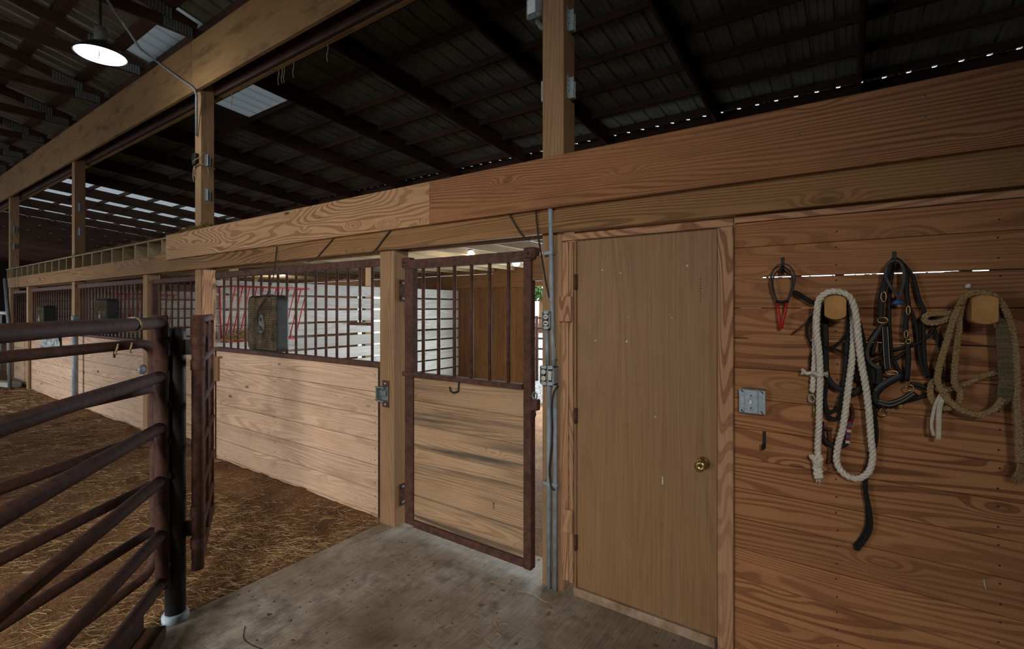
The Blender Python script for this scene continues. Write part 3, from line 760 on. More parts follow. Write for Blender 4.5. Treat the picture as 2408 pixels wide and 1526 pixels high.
# ---- lean-to roof: rafters, purlins, ribbed sheets
RSL = -.087; RZ0 = 4.97
def zs_(Y): return RZ0 + RSL * Y
rl = empty('roof_lean_to', (-8, 2.4, 4.7), 'dark corrugated metal roof on rafters over the hay loft', 'roof', kind='structure')
RX = [XA + PW / 2 + 1.627 * k for k in range(-25, 4)]
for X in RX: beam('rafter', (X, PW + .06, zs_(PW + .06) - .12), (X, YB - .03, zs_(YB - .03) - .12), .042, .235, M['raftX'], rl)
PYs = [.80 + .63 * k for k in range(7)]
for Y in PYs:
    if Y < YB: box('purlin', (RX[0], RX[15] - .022), (Y - .02, Y + .02), (zs_(Y) - .090, zs_(Y) - .003), M['raftX'], rl, b=.002)
for i in range(15, len(RX) - 1):
    for Y in PYs:
        if Y > YB: continue
        box('purlin', (RX[i] + .022, RX[i + 1] - .022), (Y - .02, Y + .02), (zs_(Y) - .090, zs_(Y) - .003), M['raftX'], rl, b=.002)
def sheetmesh(n_ribs, pitch, L, hr=.021, wr=.046):
    pr = []
    for k in range(n_ribs):
        x = k * pitch; m_ = pitch - wr
        pr += [(x, 0), (x + .010, hr), (x + wr - .010, hr), (x + wr, 0)]
        for f in (.33, .66): pr += [(x + wr + m_ * f - .008, 0), (x + wr + m_ * f, .004), (x + wr + m_ * f + .008, 0)]
    pr.append((n_ribs * pitch, 0))
    V = []; Fc = []
    for x, z in pr: V.append((x, 0, z)); V.append((x, L, z))
    for i in range(len(pr) - 1): Fc.append((2 * i, 2 * i + 1, 2 * i + 3, 2 * i + 2))
    return V, Fc
RP = 1.627 / 7
SKB = 21; SKF = tuple(range(3, 17))
def sheet_strip(name, x, y0, y1, zf, mat, parent, n=4):
    L = math.hypot(y1 - y0, zf(y1) - zf(y0))
    key = ('sheet', n, round(L, 3), mat.name)
    if key not in _box:
        me = mesh('roof_sheet', *sheetmesh(n, RP, L)); me.materials.append(mat); _box[key] = me
    o = link(name, _box[key], mat, parent, (x, y0, zf(y0)))
    o.rotation_euler = (math.atan2(zf(y1) - zf(y0), y1 - y0), 0, 0); return o
for i in range(len(RX) - 1):
    if i == SKB:
        sheet_strip('roof_sheet', RX[i], .05, .84, zs_, M['roof'], rl, 7)
        o = sheet_strip('bright_patch_sheet', RX[i], .84, 1.43, zs_, M['patchsheet'], rl, 7); o['label'] = 'translucent sheet added for a bright patch of light on the roof'
        sheet_strip('roof_sheet', RX[i], 1.43, YB + .02, zs_, M['roof'], rl, 7)
    elif i in SKF:
        o = sheet_strip('bright_patch_sheet', RX[i], .05, YB + .02, zs_, M['patchsheetfar'], rl, 7); o['label'] = 'translucent sheet added for a bright patch of light on the roof'
    else: sheet_strip('roof_sheet', RX[i], .05, YB + .02, zs_, M['roof'], rl, 7)
# ---- main roof over the aisle: trusses, purlins, sheets
MS = -.25; MZ0 = 5.13
def zm(Y): return MZ0 + MS * Y if Y <= 0 else MZ0
rm = empty('roof_main', (-8, -4, 5.5), 'dark corrugated metal roof on timber trusses over the aisle', 'roof', kind='structure')
YR = -7.5
for X in RX:
    t = bpy.data.objects.new('truss', None); COL.objects.link(t); t.parent = rm; t.location = Vector((X, 0, 4.95)) - wl(rm); t.empty_display_size = .1
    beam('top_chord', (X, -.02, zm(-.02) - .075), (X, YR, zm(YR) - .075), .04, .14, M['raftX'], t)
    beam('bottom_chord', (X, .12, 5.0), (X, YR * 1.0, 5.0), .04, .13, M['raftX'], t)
    for (ya, yb) in ((-1.6, -2.6), (-3.6, -2.6), (-3.6, -5.0), (-6.3, -5.0)):
        beam('web', (X, ya, 5.05 if ya in (-1.6, -3.6, -6.3) else zm(ya) - .1), (X, yb, zm(yb) - .12), .04, .09, M['raftX'], t)
    for sgn in (1, -1):
        xx = X + sgn * .0235
        gp = []
        for j in range(10):
            y = -.62 + j * .035
            gp.append(gbox(xx - .0025, xx + .0025, y, y + .026, zm(y) - .155, zm(y) - .03))
        for j in range(10):
            y = -.36 + j * .030
            gp.append(gbox(xx - .0026, xx + .0026, y, y + .022, 4.945, 5.055))
        meshobj('gusset_plate', gp, M['galvdull'], t, (X, -.3, 5.0))
for Y in [-.30 - .61 * k for k in range(12)]:
    if Y > YR: box('purlin', (RX[0], RX[15]), (Y - .07, Y + .07), (zm(Y) - .005, zm(Y) + .034), M['raftX'], rm, b=.002)
for i in range(15, len(RX) - 1):
    for Y in [-.30 - .61 * k for k in range(12)]:
        if Y < YR: continue
        box('purlin', (RX[i] - .0, RX[i + 1] - .0), (Y - .07, Y + .07), (zm(Y) - .005, zm(Y) + .034), M['raftX'], rm, b=.002)
zm2 = lambda Y: zm(min(Y, 0)) + .052 + (0 if Y <= 0 else MS * Y)
for i in range(len(RX) - 1):
    if i == SKB:
        o = sheet_strip('bright_patch_sheet', RX[i], -.28, .10, zm2, M['patchsheet'], rm, 7); o['label'] = 'translucent sheet added for a bright patch of light on the roof'
        sheet_strip('roof_sheet', RX[i], YR, -.28, zm2, M['roofmain'], rm, 7)
    else: sheet_strip('roof_sheet', RX[i], YR, .10, zm2, M['roofmain'], rm, 7)
# rear half of the main roof and outer walls, behind the camera
for i in range(len(RX) - 1): sheet_strip('roof_sheet', RX[i], YR - 1.0, YR, lambda Y: zm2(YR) - .25 * (YR - Y), M['roof'], rm, 7)
def wallbox(name, parts, label, mat=M['siding']):
    o = meshobj(name, [gbox(*p) for p in parts], mat, None, (parts[0][0], parts[0][2], 0)); return tag(o, label, 'wall', kind='structure')
wallbox('wall_rear', [(-42, -28.5, YW - .1, YW, 0, 7), (-28.5, -23.5, YW - .1, YW, 3.1, 7), (-23.5, -14.5, YW - .1, YW, 0, 7), (-14.5, -10.5, YW - .1, YW, 3.2, 7), (-10.5, -5.2, YW - .1, YW, 0, 7), (-5.2, -2.8, YW - .1, YW, 2.6, 7), (-2.8, 1.25, YW - .1, YW, 0, 7), (1.25, 1.75, YW - .1, YW, 0, 3.2), (1.25, 1.75, YW - .1, YW, 3.7, 7), (1.75, 3.4, YW - .1, YW, 0, 7)], 'dark metal wall behind the viewer with a hay door and openings added for the fill lights')
wallbox('wall_right', [(3.3, 3.4, YW, YB, 0, 7)], 'dark metal end wall far to the right')
wallbox('wall_left', [(-41.6, -41.4, YW, -4.2, 0, 7), (-41.6, -41.4, -1.2, YB + .1, 0, 5.4), (-41.6, -41.4, -4.2, -1.2, 3.4, 7)], 'dark metal wall at the far end of the aisle')
wallbox('wall_gable', [(-41.5, 3.3, .06, .09, 4.90, 5.26)], 'flashing strip that closes the step between the two roofs', M['raftX'])
wallbox('wall_tack_rear', [(XA + .12, 3.3, YB - .05, YB, 0, 1.98), (XA + .12, -.95, YB - .05, YB, 1.98, 2.62), (2.6, 3.3, YB - .05, YB, 1.98, 2.62)], 'rear wall of the tack room with its open window', M['backX'])
# ------------------------------------------------------------------ OBJECTS
# ---- pipe gates at the left
def pipe_gate(name, loc, rotz, L, zr_, r, label, top, bottom, upr, mat, uprights_=(), rounded=False, lean=0.0):
    t = empty(name, loc, label, 'gate', 'brown pipe gates', rotz=rotz)
    if rounded:
        zt_, zb_ = zr_[0], zr_[-1]; c_ = .11
        pts = [(L, 0, zt_), (c_, 0, zt_)] + [(c_ - c_ * math.sin(a), 0, zt_ - c_ + c_ * math.cos(a)) for a in [i * math.pi / 12 for i in range(1, 7)]] + [(0, 0, zb_ + c_)] + [(c_ - c_ * math.cos(a), 0, zb_ + c_ - c_ * math.sin(a)) for a in [i * math.pi / 12 for i in range(1, 7)]] + [(L, 0, zb_)]
        tube('outer_pipe', pts, r, mat, t, 12, local=True)
        rr = zr_[1:-1]
    else:
        tube('upright', [(lean, 0, bottom), (0, 0, top)], upr, mat, t, 14, local=True); rr = zr_
    for z in rr:
        off = lean * (top - z) / (top - bottom) if not rounded else 0
        tube('rail', [(off, 0, z), (L * .35, 0, z + .002), (L, 0, z)], r, mat, t, 12, local=True)
    for X in uprights_: tube('brace', [(X, .0, zr_[-1]), (X, 0, zr_[0])], r * .75, mat, t, 10, local=True)
    return t
def yaw(dx, dy): return math.atan2(dy, dx)
ga = pipe_gate('pipe_gate', (-3.032, -1.558, 0), yaw(.773, -.634), 1.95, (1.66, 1.372, 1.097, .81, .519, .258), .031, 'nearest brown pipe gate with square end and six rails, filling the lower left', 1.70, .222, .034, M['rustdark'], (), False, lean=-.03)
# welded collar and twine on the top rail
gb = pipe_gate('pipe_gate', (-3.234, -1.515, 0), yaw(.569, -.822), 1.9, (1.544, 1.285, 1.02, .74, .48, .25), .025, 'second brown pipe gate with rounded corner, just behind the nearest one', 1.6, .2, .03, M['rustdark'], (1.2,), True)
gc = pipe_gate('pipe_gate', (-3.01, -1.385, 0), yaw(-.887, .462), .89, (1.672, 1.43, 1.19, .95, .70, .46, .29), .024, 'short brown pipe gate hinged beside the dark round post, seen nearly end on', 1.70, .27, .031, M['rust'], (.49, .89), False)
for z in (1.56, 1.42, .60, .42): lathe('sleeve', [(.0325, -.03), (.036, -.028), (.036, .028), (.0325, .03)], M['rust'], gc, (0, 0, z), 'Z', 16, local=True)
# round steel gate post
gp = empty('gate_post', (-3.088, -1.467, 0), 'dark round steel gate post with pale collar at the concrete edge', 'post')
lathe('post_pipe', [(.05, -.05), (.05, 1.575), (.047, 1.605), (.036, 1.625), (.018, 1.634), (.002, 1.636)], M['postdark'], gp, (0, 0, 0), 'Z', 24, local=True)
lathe('collar', [(.066, .0), (.066, .030), (.058, .042), (.051, .044)], M['collar'], gp, (0, 0, 0), 'Z', 24, local=True)
for z in (1.52, .50):
    beam('connecting_plate', (.02, .03, z), (.078, .082, z), .012, .085, M['postdark'], gp, b=.002, local=True)
for z in (1.57, 1.22, 1.02, .83, .35): beam('clip', (-.03, -.065, z), (.075, -.052, z), .012, .03, M['postdark'], gp, b=.002, local=True)
for z0 in (1.36, .56):
    tube('hinge_rod', [(.02, -.066, z0 + .12), (.02, -.066, z0 + .05), (.05, -.068, z0), (.018, -.066, z0 - .06), (.016, -.066, z0 - .24)], .008, M['rust'], gp, 8, smooth_n=3, local=True)
lathe('latch_disc', [(.026, 0), (.028, .006), (.026, .012), (.012, .016)], M['galvdull'], gb, (.075, -.02, 1.40), 'Y', 16, local=True)
# twine on the top rail
p0 = PY(268, 790, -1.9)
gdir = Vector((.773, -.634, 0))
tw = Vector((-3.032, -1.558, 0)) + gdir * .30
o = tube('twine', [(tw.x + gdir.x * .034 * 0 + .0 * i, tw.y, 1.66 + .034 * math.cos(a)) if False else Vector((tw.x, tw.y, 1.66)) + Vector((.634, .773, 0)) * (.034 * math.sin(a)) + Vector((0, 0, .034 * math.cos(a))) + gdir * (.003 * i / 5) for i, a in enumerate([k * math.pi / 8 for k in range(34)])], .004, M['wirelight'], None, 5)
tag(o, 'pale twine wound round the top rail of the nearest pipe gate', 'twine')
for dx in (.0, .09):
    q0 = Vector((-3.234, -1.515, 0)) + Vector((.569, -.822, 0)) * (.20 + dx)
    o = tube('twine', [q0 + Vector((.022, .016, 1.556)), q0 + Vector((.034, .008, 1.535)), q0 + Vector((.026, .006, 1.520)), q0 + Vector((.036, .0, 1.514)), q0 + Vector((.030, .008, 1.506))], .005, M['wirelight'], None, 6, smooth_n=4)
    tag(o, 'knotted twine scrap %s on the top rail of the rounded pipe gate' % ('nearer the post' if dx == 0 else 'farther from the post'), 'twine')
# timbers on the ground under the nearest gate
for (a, b_, w_, h_, lab) in (((-3.02, -1.66), (-2.15, -2.40), .05, .16, 'dark board on edge under the nearest pipe gate'), ((-2.98, -1.60), (-2.0, -2.40), .10, .07, 'short timber lying along the slab below the round post')):
    tag(beam('ground_timber', (*a, h_ / 2), (*b_, h_ / 2), w_, h_, M['raftX']), lab, 'timber')

# ---- box fans
def box_fan(loc, w, h, d, label, cord=None):
    t = empty('box_fan', loc, label, 'fan', 'box fans')
    def rr(w_, h_, r_, y):
        P = []
        for (cx, cz, a0) in ((w_ / 2 - r_, h_ / 2 - r_, 0), (-w_ / 2 + r_, h_ / 2 - r_, 1), (-w_ / 2 + r_, -h_ / 2 + r_, 2), (w_ / 2 - r_, -h_ / 2 + r_, 3)):
            for i in range(6):
                a = (a0 + i / 5) * math.pi / 2; P.append(Vector((cx + r_ * math.cos(a), y, cz + r_ * math.sin(a))))
        return P
    rings = [rr(w - .03, h - .03, .06, -d / 2 + .012), rr(w - .012, h - .012, .068, -d / 2), rr(w, h, .07, -d / 2 + .012), rr(w, h, .07, d / 2 - .012), rr(w - .012, h - .012, .068, d / 2), rr(w - .03, h - .03, .06, d / 2 - .012)]
    V = [p for q in rings for p in q]; n = 24; Fc = []
    for i in range(5):
        for j in range(n): Fc.append((i * n + j, i * n + (j + 1) % n, (i + 1) * n + (j + 1) % n, (i + 1) * n + j))
    for i in range(n): Fc.append((5 * n + i, 5 * n + (i + 1) % n, (i + 1) % n, i))
    link('housing', mesh('housing', V, Fc, False), M['fan'], t, (0, 0, 0), True)
    for sy, nm in ((-1, 'front_grille'), (1, 'rear_grille')):
        gs = []; y = sy * (d / 2 - .006)
        k = 0; x = -w / 2 + .03
        while x < w / 2 - .02: gs.append(gbox(x - .0026, x + .0026, y - .003, y + .003, -h / 2 + .02, h / 2 - .02)); x += .022
        z = -h / 2 + .03
        while z < h / 2 - .02: gs.append(gbox(-w / 2 + .02, w / 2 - .02, y - .002, y + .002, z - .0026, z + .0026)); z += .022
        gl = meshobj(nm, gs, M['fangrille'], None, (0, 0, 0)); gl.parent = t
    rot = empty('x', (0, 0, 0), '', ''); bpy.data.objects.remove(rot)
    fb = lathe('fan_motor', [(.055, -.025), (.055, .025)], M['fandark'], t, (0, 0, 0), 'Y', 16, local=True)
    for k in range(5):
        a = k * 2 * math.pi / 5; ca, sa = math.cos(a), math.sin(a)
        P = []
        for (rr_, wd) in ((.05, .05), (.14, .11), (.215, .10)):
            for s in (-1, 1): P.append(Vector((ca * rr_ - sa * s * wd / 2, s * .018, sa * rr_ + ca * s * wd / 2)))
        V = P + [p + Vector((0, .003, 0)) for p in P]
        link('fan_blade', mesh('fan_blade', V, [(0, 1, 3, 2), (2, 3, 5, 4), (6, 8, 9, 7), (8, 10, 11, 9), (0, 2, 8, 6), (2, 4, 10, 8), (1, 7, 9, 3), (3, 9, 11, 5), (4, 5, 11, 10), (0, 6, 7, 1)]), M['fandark'], fb, (0, 0, 0), True)
    hub = [(.0, -.0)]
    P = []
    for (x, z) in ((0, -.085), (.045, -.05), (.055, 0), (.045, .05), (.025, .10), (0, .115), (-.025, .10), (-.045, .05), (-.055, 0), (-.045, -.05)): P.append((x, -d / 2 - .004, z))
    P2 = [(x * .85, -d / 2 - .014, z * .85) for x, y, z in P]; n = 10
    Fc = [(i, (i + 1) % n, n + (i + 1) % n, n + i) for i in range(n)] + [tuple(range(n, 2 * n))]
    hb_ = link('hub_plate', mesh('hub_plate', P + P2, Fc), M['fanhub'], t, (0, 0, -.02), True)
    lathe('speed_knob', [(.022, 0), (.020, -.012)], M['fan'], hb_, (0, -d / 2 - .013, -.025), 'Y', 14, local=True)
    lathe('speed_dial', [(.020, 0), (.018, -.004)], M['slot'], hb_, (0, -d / 2 - .013, .062), 'Y', 14, local=True)
    box('carry_handle', (-.09, .09), (-.012, .012), (h / 2 - .004, h / 2 + .010), M['fan'], t, b=.004, local=True)
    return t
YF = -.075
fc = PY(619, 761, -.12)
box_fan((fc.x, YF, fc.z), .545, .55, .115, 'dusty black box fan hanging in front of the near stall bars')
f2 = PY(238, 744, -.12); box_fan((f2.x, -.05, f2.z + .0), .53, .53, .16, 'dark box fan on the second stall front, above the pipe gate')
f3 = PY(96, 745, -.12); box_fan((f3.x, -.05, f3.z - .05), .53, .53, .18, 'dark box fan on the farthest stall front')
# cord of the near fan, up to the rim board
cp = [PY(651, 580, -.055), PY(649, 600, -.06), PY(643, 650, -.10), PY(632, 683, -.145), PY(622, 705, -.15), PY(608, 725, -.15), PY(604, 745, -.15), PY(607, 765, -.15), PY(617, 777, -.15)]
tag(tube('power_cord', cp, .006, M['wire'], None, 7, smooth_n=5), 'grey power cord running from the near box fan up to the rim board', 'cord')
for (pts, lab) in (([(792, 548, -.06), (778, 568, -.05), (757, 592, -.052), (745, 606, -.055), (735, 612, -.056), (723, 615, -.02)], 'black wire drooping below the rim board over the fan stall bars'),
                   ([(918, 541, -.06), (900, 565, -.052), (885, 585, -.056), (870, 599, -.05)], 'black wire slanting across the header beam left of the gate post'),
                   ([(1197, 502, -.06), (1213, 530, -.052), (1228, 552, -.06), (1243, 564, -.07), (1250, 558, -.06)], 'black wire curling under the rim board over the gate'),
                   ([(1260, 495, -.06), (1263, 530, -.055), (1268, 570, -.06), (1275, 610, -.03), (1283, 660, -.018), (1292, 700, -.016)], 'brown cable coming down from the rim board to the conduits')):
    tag(tube('wire', [PY(*p) for p in pts], .0058, M['wire'], None, 6, smooth_n=5), lab, 'wire')

# ---- hay rack on the partition
hx = XP + .022
rk = empty('hay_rack', (hx, .75, 1.3), 'red metal hay rack mounted on the partition in the near stall', 'hay rack')
XO = hx + .30
tube('top_rail', [(hx, .22, 2.0), (XO, .24, 2.0), (XO, 1.24, 2.0), (hx, 1.26, 2.0)], .011, M['red'], rk, 8)
tube('bottom_rail', [(hx + .02, .26, 1.32), (hx + .02, 1.22, 1.32)], .011, M['red'], rk, 8)
tube('end_frame', [(hx + .006, .22, 2.0), (hx + .01, .24, 1.32)], .009, M['red'], rk, 8)
for k in range(12):
    y = .27 + k * .085; tube('rod', [(XO, y, 2.0), (hx + .02, y, 1.32)], .0075, M['red'], rk, 8)
haypile('hay_in_rack', (hx + .10, .55, 1.34), .09, .34, .16, 420, M['hay'], 'tuft of hay in the bottom of the red hay rack', 6, .0028, .16)
XQ = XD + .122
rk2 = empty('hay_rack', (XQ, 1.1, 1.3), 'red metal hay rack in the second stall, glimpsed through the bars', 'hay rack')
tube('top_rail', [(XQ, .5, 2.0), (XQ + .3, .52, 2.0), (XQ + .3, 1.5, 2.0), (XQ, 1.52, 2.0)], .011, M['red'], rk2, 8)
for k in range(9): tube('rod', [(XQ + .3, .56 + k * .11, 2.0), (XQ + .02, .56 + k * .11, 1.32)], .008, M['red'], rk2, 8)
# ---- lamps
def stall_lamp(loc, label):
    t = empty('stall_lamp', loc, label, 'lamp', 'stall ceiling lamps')
    lathe('socket', [(.035, .07), (.045, .05), (.045, .0), (.035, -.01)], M['black'], t, (0, 0, 0), 'Z', 16, local=True)
    lathe('bulb', [(.030, -.01), (.055, -.05), (.060, -.085), (.045, -.12), (.010, -.135)], M['tube'], t, (0, 0, 0), 'Z', 16, local=True)
    l = bpy.data.lights.new('stall_lamp_light', 'POINT'); l.energy = 14; l.color = (1.0, .93, .80); l.shadow_soft_size = .07
    lo = bpy.data.objects.new('stall_lamp_light', l); COL.objects.link(lo); lo.parent = t; lo.location = (0, 0, -.17)
    return t
stall_lamp((-4.07, 2.3, 2.50), 'glowing bulb on the loft ceiling over the near gate, closer one')
stall_lamp((-4.09, 3.4, 2.50), 'glowing bulb on the loft ceiling near the back of the near stall')
t = empty('tube_lamp', (-10.2, 3.2, 2.47), 'bright tube lamp glimpsed above the partition over the fan', 'lamp')
box('lamp_housing', (-10.55, -9.6), (3.15, 3.25), (2.50, 2.56), M['white'], t)
tube('lamp_tube', [(-10.5, 3.2, 2.47), (-9.65, 3.2, 2.47)], .022, M['tube'], t, 10)
l = bpy.data.lights.new('tube_lamp_light', 'POINT'); l.energy = 30; l.color = (1, .95, .88); l.shadow_soft_size = .2
lo = bpy.data.objects.new('tube_lamp_light', l); COL.objects.link(lo); lo.parent = t; lo.location = (0, 0, -.15)
# dome lamp hanging over the aisle
dl_f = 4.85; u_ = (237 - CX) / F
LP = Vector((-S_ * dl_f + C_ * u_ * dl_f, -D + C_ * dl_f + S_ * u_ * dl_f, H + (HY - 130) / F * dl_f))
dm = empty('dome_lamp', LP, 'glowing white dome lamp hanging over the aisle by the high beam', 'lamp')
RD = .215
sh = lathe('lamp_shade', [(.05, .135), (.065, .128), (.095, .11), (.15, .068), (.195, .022), (RD, .0), (RD + .004, -.004), (RD - .006, -.002), (.188, .016), (.145, .06), (.09, .10), (.055, .12)], M['shadeout'], dm, (0, 0, 0), 'Z', 40, local=True)
lathe('diffuser', [(RD - .008, .004), (RD - .02, -.010), (.16, -.018), (.02, -.02)], M['bulb'], dm, (0, 0, 0), 'Z', 40, local=True)
lathe('ballast', [(.052, .15), (.055, .17), (.055, .27), (.04, .285), (.018, .29)], M['ballast'], dm, (0, 0, 0), 'Z', 20, local=True)
tube('hanger', [(0, 0, .28), (.004, 0, .40), (0, 0, 4.94 - LP.z)], .008, M['wire'], dm, 8, local=True)
tube('hanger_wire', [(-.03, 0, .27), (-.045, 0, .45), (-.03, 0, 4.95 - LP.z)], .005, M['wire'], dm, 6, local=True)
l = bpy.data.lights.new('dome_lamp_light', 'POINT'); l.energy = 40; l.color = (.88, .95, 1.0); l.shadow_soft_size = .2
lo = bpy.data.objects.new('dome_lamp_light', l); COL.objects.link(lo); lo.parent = dm; lo.location = (0, 0, -.08)
for (dx, L_) in ((.06, .09), (.14, .12), (.17, .10)):
    tube('cobweb', [(dx, -.06, -.01), (dx + .01, -.06, -.05), (dx + .035, -.065, -L_)], .004, M['wirelight'], dm, 5, local=True)
# conduit from the lamp along to the post
cpts = [(LP.x, LP.y, 4.93), PY(330, 115, -.35), PY(375, 150, -.06), PY(430, 190, -.065), PY(450, 203, -.065), PY(459, 213, -.065), PY(462, 224, -.06), PY(462, 240, -.055), PY(462, 320, -.018)]
tag(tube('conduit', cpts, .013, M['pvc'], None, 10), 'metal conduit from the dome lamp over the high beam and down the twine-tied post', 'conduit')
# ---- brackets and twine on the tall posts
def hanger(loc, face, label, s=0.68):
    t = empty('joist_hanger', loc, label, 'bracket', 'steel joist hangers on posts')
    # a U shaped stirrup on the face (+X or -X), with flanges and nails
    sg = 1 if face == '+X' else -1
    gs = [gbox(0, sg * .003, -.05, -.006 + .0, -.10, .11), gbox(0, sg * .05, -.022, -.019, -.10, .09), gbox(0, sg * .003, .02, .05, -.10, .08), gbox(0, sg * .05, .019, .022, -.10, .06), gbox(0, sg * .05, -.022, .022, -.103, -.098)]
    gs = [([Vector(v) * s for v in V], Fc) for V, Fc in gs]
    m_ = meshobj('stirrup', gs, M['galv'], None, (0, 0, 0)); m_.parent = t
    for z in (.07, .02, -.03):
        lathe('nail', [(.008 * s, 0), (.008 * s, sg * .006)], M['galv'], t, (sg * .003, -.036 * s, z * s), 'X', 8, local=True)
    return t
for (px, py, lab) in ((1338, 49, 'galvanized joist hanger high on the right side of the conduit post'), (1339, 208, 'galvanized joist hanger lower on the right side of the conduit post')):
    p = PXp(px, py, XA + PW); hanger((XA + PW + .001, .08, p.z), '+X', lab)
p = PY(1272, 217, .06); hanger((XA - .001, .06, p.z), '-X', 'galvanized joist hanger on the left side of the conduit post')
for (py, lab) in ((377, 'joist hanger above the twine on the twine-tied post'), (458, 'joist hanger below the twine on the twine-tied post')):
    p = PXp(488, py, XB + PW); hanger((XB + PW + .001, .08, p.z), '+X', lab)
for (py, lab) in ((488, 'upper joist hanger on the middle tall post'), (545, 'lower joist hanger on the middle tall post')):
    p = PXp(192, py, XD + PW); hanger((XD + PW + .001, .08, p.z), '+X', lab)
for (py, lab) in ((540, 'upper joist hanger on the farthest tall post'), (580, 'lower joist hanger on the farthest tall post')):
    p = PXp(40, py, XE + PW); hanger((XE + PW + .001, .08, p.z), '+X', lab)
# meter like box near the top of the conduit post
p = PY(1256, 14, -.01)
bx_ = empty('junction_box', (XA - .05, .04, p.z), 'small grey box with a pale label high on the left of the conduit post', 'box')
o = box('box_body', (XA - .12, XA - .002), (-.01, .09), (p.z - .07, p.z + .09), M['galvdull'], bx_, b=.01)
box('label_plate', (XA - .105, XA - .045), (-.0125, -.0105), (p.z - .04, p.z + .05), M['white'], bx_, b=.001)
tube('knock_out', [(XA - .06, .04, p.z - .07), (XA - .03, .04, p.z - .12), (XA - .004, .04, p.z - .14)], .018, M['galvdull'], bx_, 8)
# box and twine on post B
p = PY(462, 376, -.01)
o = box('junction_box', (XB + .02, XB + .11), (-.045, -.001), (p.z - .06, p.z + .07), M['black'], None, b=.006); tag(o, 'black box under the end of the conduit on the twine-tied post', 'box')
zt2 = ZY(465, 392)
tw_ = [(XB - .006, -.008, zt2), (XB + .08, -.012, zt2 + .01), (XB + PW + .008, -.006, zt2 + .02), (XB + PW + .012, .08, zt2), (XB + PW + .008, PW + .008, zt2 - .005), (XB + .07, PW + .012, zt2), (XB - .008, PW + .008, zt2), (XB - .012, .07, zt2)]
t = empty('twine', (XB, 0, zt2), 'baling twine tied round the post below the conduit', 'twine')
tube('loop', tw_, .007, M['wirelight'], t, 6, closed=True, smooth_n=3)
tube('tail', [(XB + .02, -.014, zt2), (XB + .05, -.02, zt2 - .05), (XB + .03, -.02, zt2 - .09), (XB + .045, -.02, zt2 - .12)], .006, M['wirelight'], t, 6, smooth_n=3)
tube('tail', [(XB - .01, -.01, zt2), (XB - .03, -.01, zt2 - .08), (XB - .02, -.005, zt2 - .17)], .005, M['wirelight'], t, 6, smooth_n=3)
tube('tail', [(XB + PW + .01, .06, zt2), (XB + PW + .02, .08, zt2 - .05), (XB + PW + .014, .09, zt2 - .11)], .005, M['wirelight'], t, 6, smooth_n=3)
tube('tail', [(XB - .01, -.01, zt2 + .02), (XB + .08, -.05, zt2 + .05), (XB + PW + .01, -.01, zt2 + .10), (XB + PW + .02, .03, zt2 + .16)], .005, M['wirelight'], t, 6, smooth_n=3)
# cobwebby wisps under the high beam
for i, (px, py) in enumerate(((655, 145), (668, 135), (663, 150), (545, 235), (770, 70), (690, 120))):
    p = Vector((PX(px, .24), .24, 4.235))
    tag(tube('cobweb', [p + Vector((0, 0, .10)), p + Vector((.01, 0, .03)), p + Vector((-.012, 0, -.03)), p + Vector((.005, 0, -.09))], .004, M['wirelight'], None, 5, smooth_n=3), ['longest of three straw wisps close together under the high beam', 'straw wisp in the middle of three under the high beam', 'lowest of three straw wisps under the high beam', 'straw wisp just right of the twine-tied post top', 'straw wisp nearest the viewer under the high beam', 'straw wisp right of the three under the high beam'][i], 'wisp', 'wisps hanging from the high beam')

# ---- conduits and outlets on the near post
c1 = [PY(1294.5, 488, -.062), PY(1296, 560, -.03), PY(1298, 700, -.02), PY(1302, 860, -.022)]
tag(tube('conduit', c1, .0145, M['pvc'], None, 12, smooth_n=3), 'grey plastic conduit from the rim board down to the double outlet box', 'conduit')
zc1 = PY(1290, 1388, -.022)
tag(tube('conduit', [PY(1291, 905, -.022), PY(1291, 1100, -.022), PY(1291, 1386, -.022)], .0145, M['pvc'], None, 12), 'left of the two grey conduits going from the outlet box to the floor', 'conduit')
tag(tube('conduit', [PY(1305, 905, -.022), PY(1306, 1100, -.022), PY(1306, 1390, -.022)], .0145, M['pvc'], None, 12), 'right of the two grey conduits going from the outlet box to the floor', 'conduit')
tag(tube('conduit', [PY(1285, 772, -.022), PY(1288, 858, -.022)], .0135, M['pvc'], None, 12), 'short dirty conduit between the single outlet and the double outlet box', 'conduit')
cl = box('pipe_clip', (PX(1283), PX(1317)), (-.042, -.001), (ZY(1300, 1138), ZY(1300, 1130)), M['pvc'], None, b=.001); tag(cl, 'plastic clip round the two conduits above the floor', 'clip')
cl = box('pipe_clip', (PX(1288), PX(1307)), (-.046, -.001), (ZY(1300, 600), ZY(1300, 592)), M['pvc'], None, b=.001); tag(cl, 'clip holding the upper conduit under the header beam', 'clip')
cw = [PY(1312, 905, -.03), PY(1302, 925, -.046), PY(1297, 960, -.046), PY(1299, 1010, -.046), PY(1294, 1080, -.046), PY(1292, 1110, -.046), PY(1296, 1145, -.05), PY(1304, 1152, -.055)]
tag(tube('cable', cw, .006, M['wire'], None, 7, smooth_n=5), 'loose dusty cable looped down between the two conduits', 'cable')
tag(tube('cable', [PY(1296, 760, -.04), PY(1303, 800, -.04), PY(1308, 845, -.04)], .003, M['wirelight'], None, 6, smooth_n=4), 'thin pale wire along the upper conduit', 'cable')
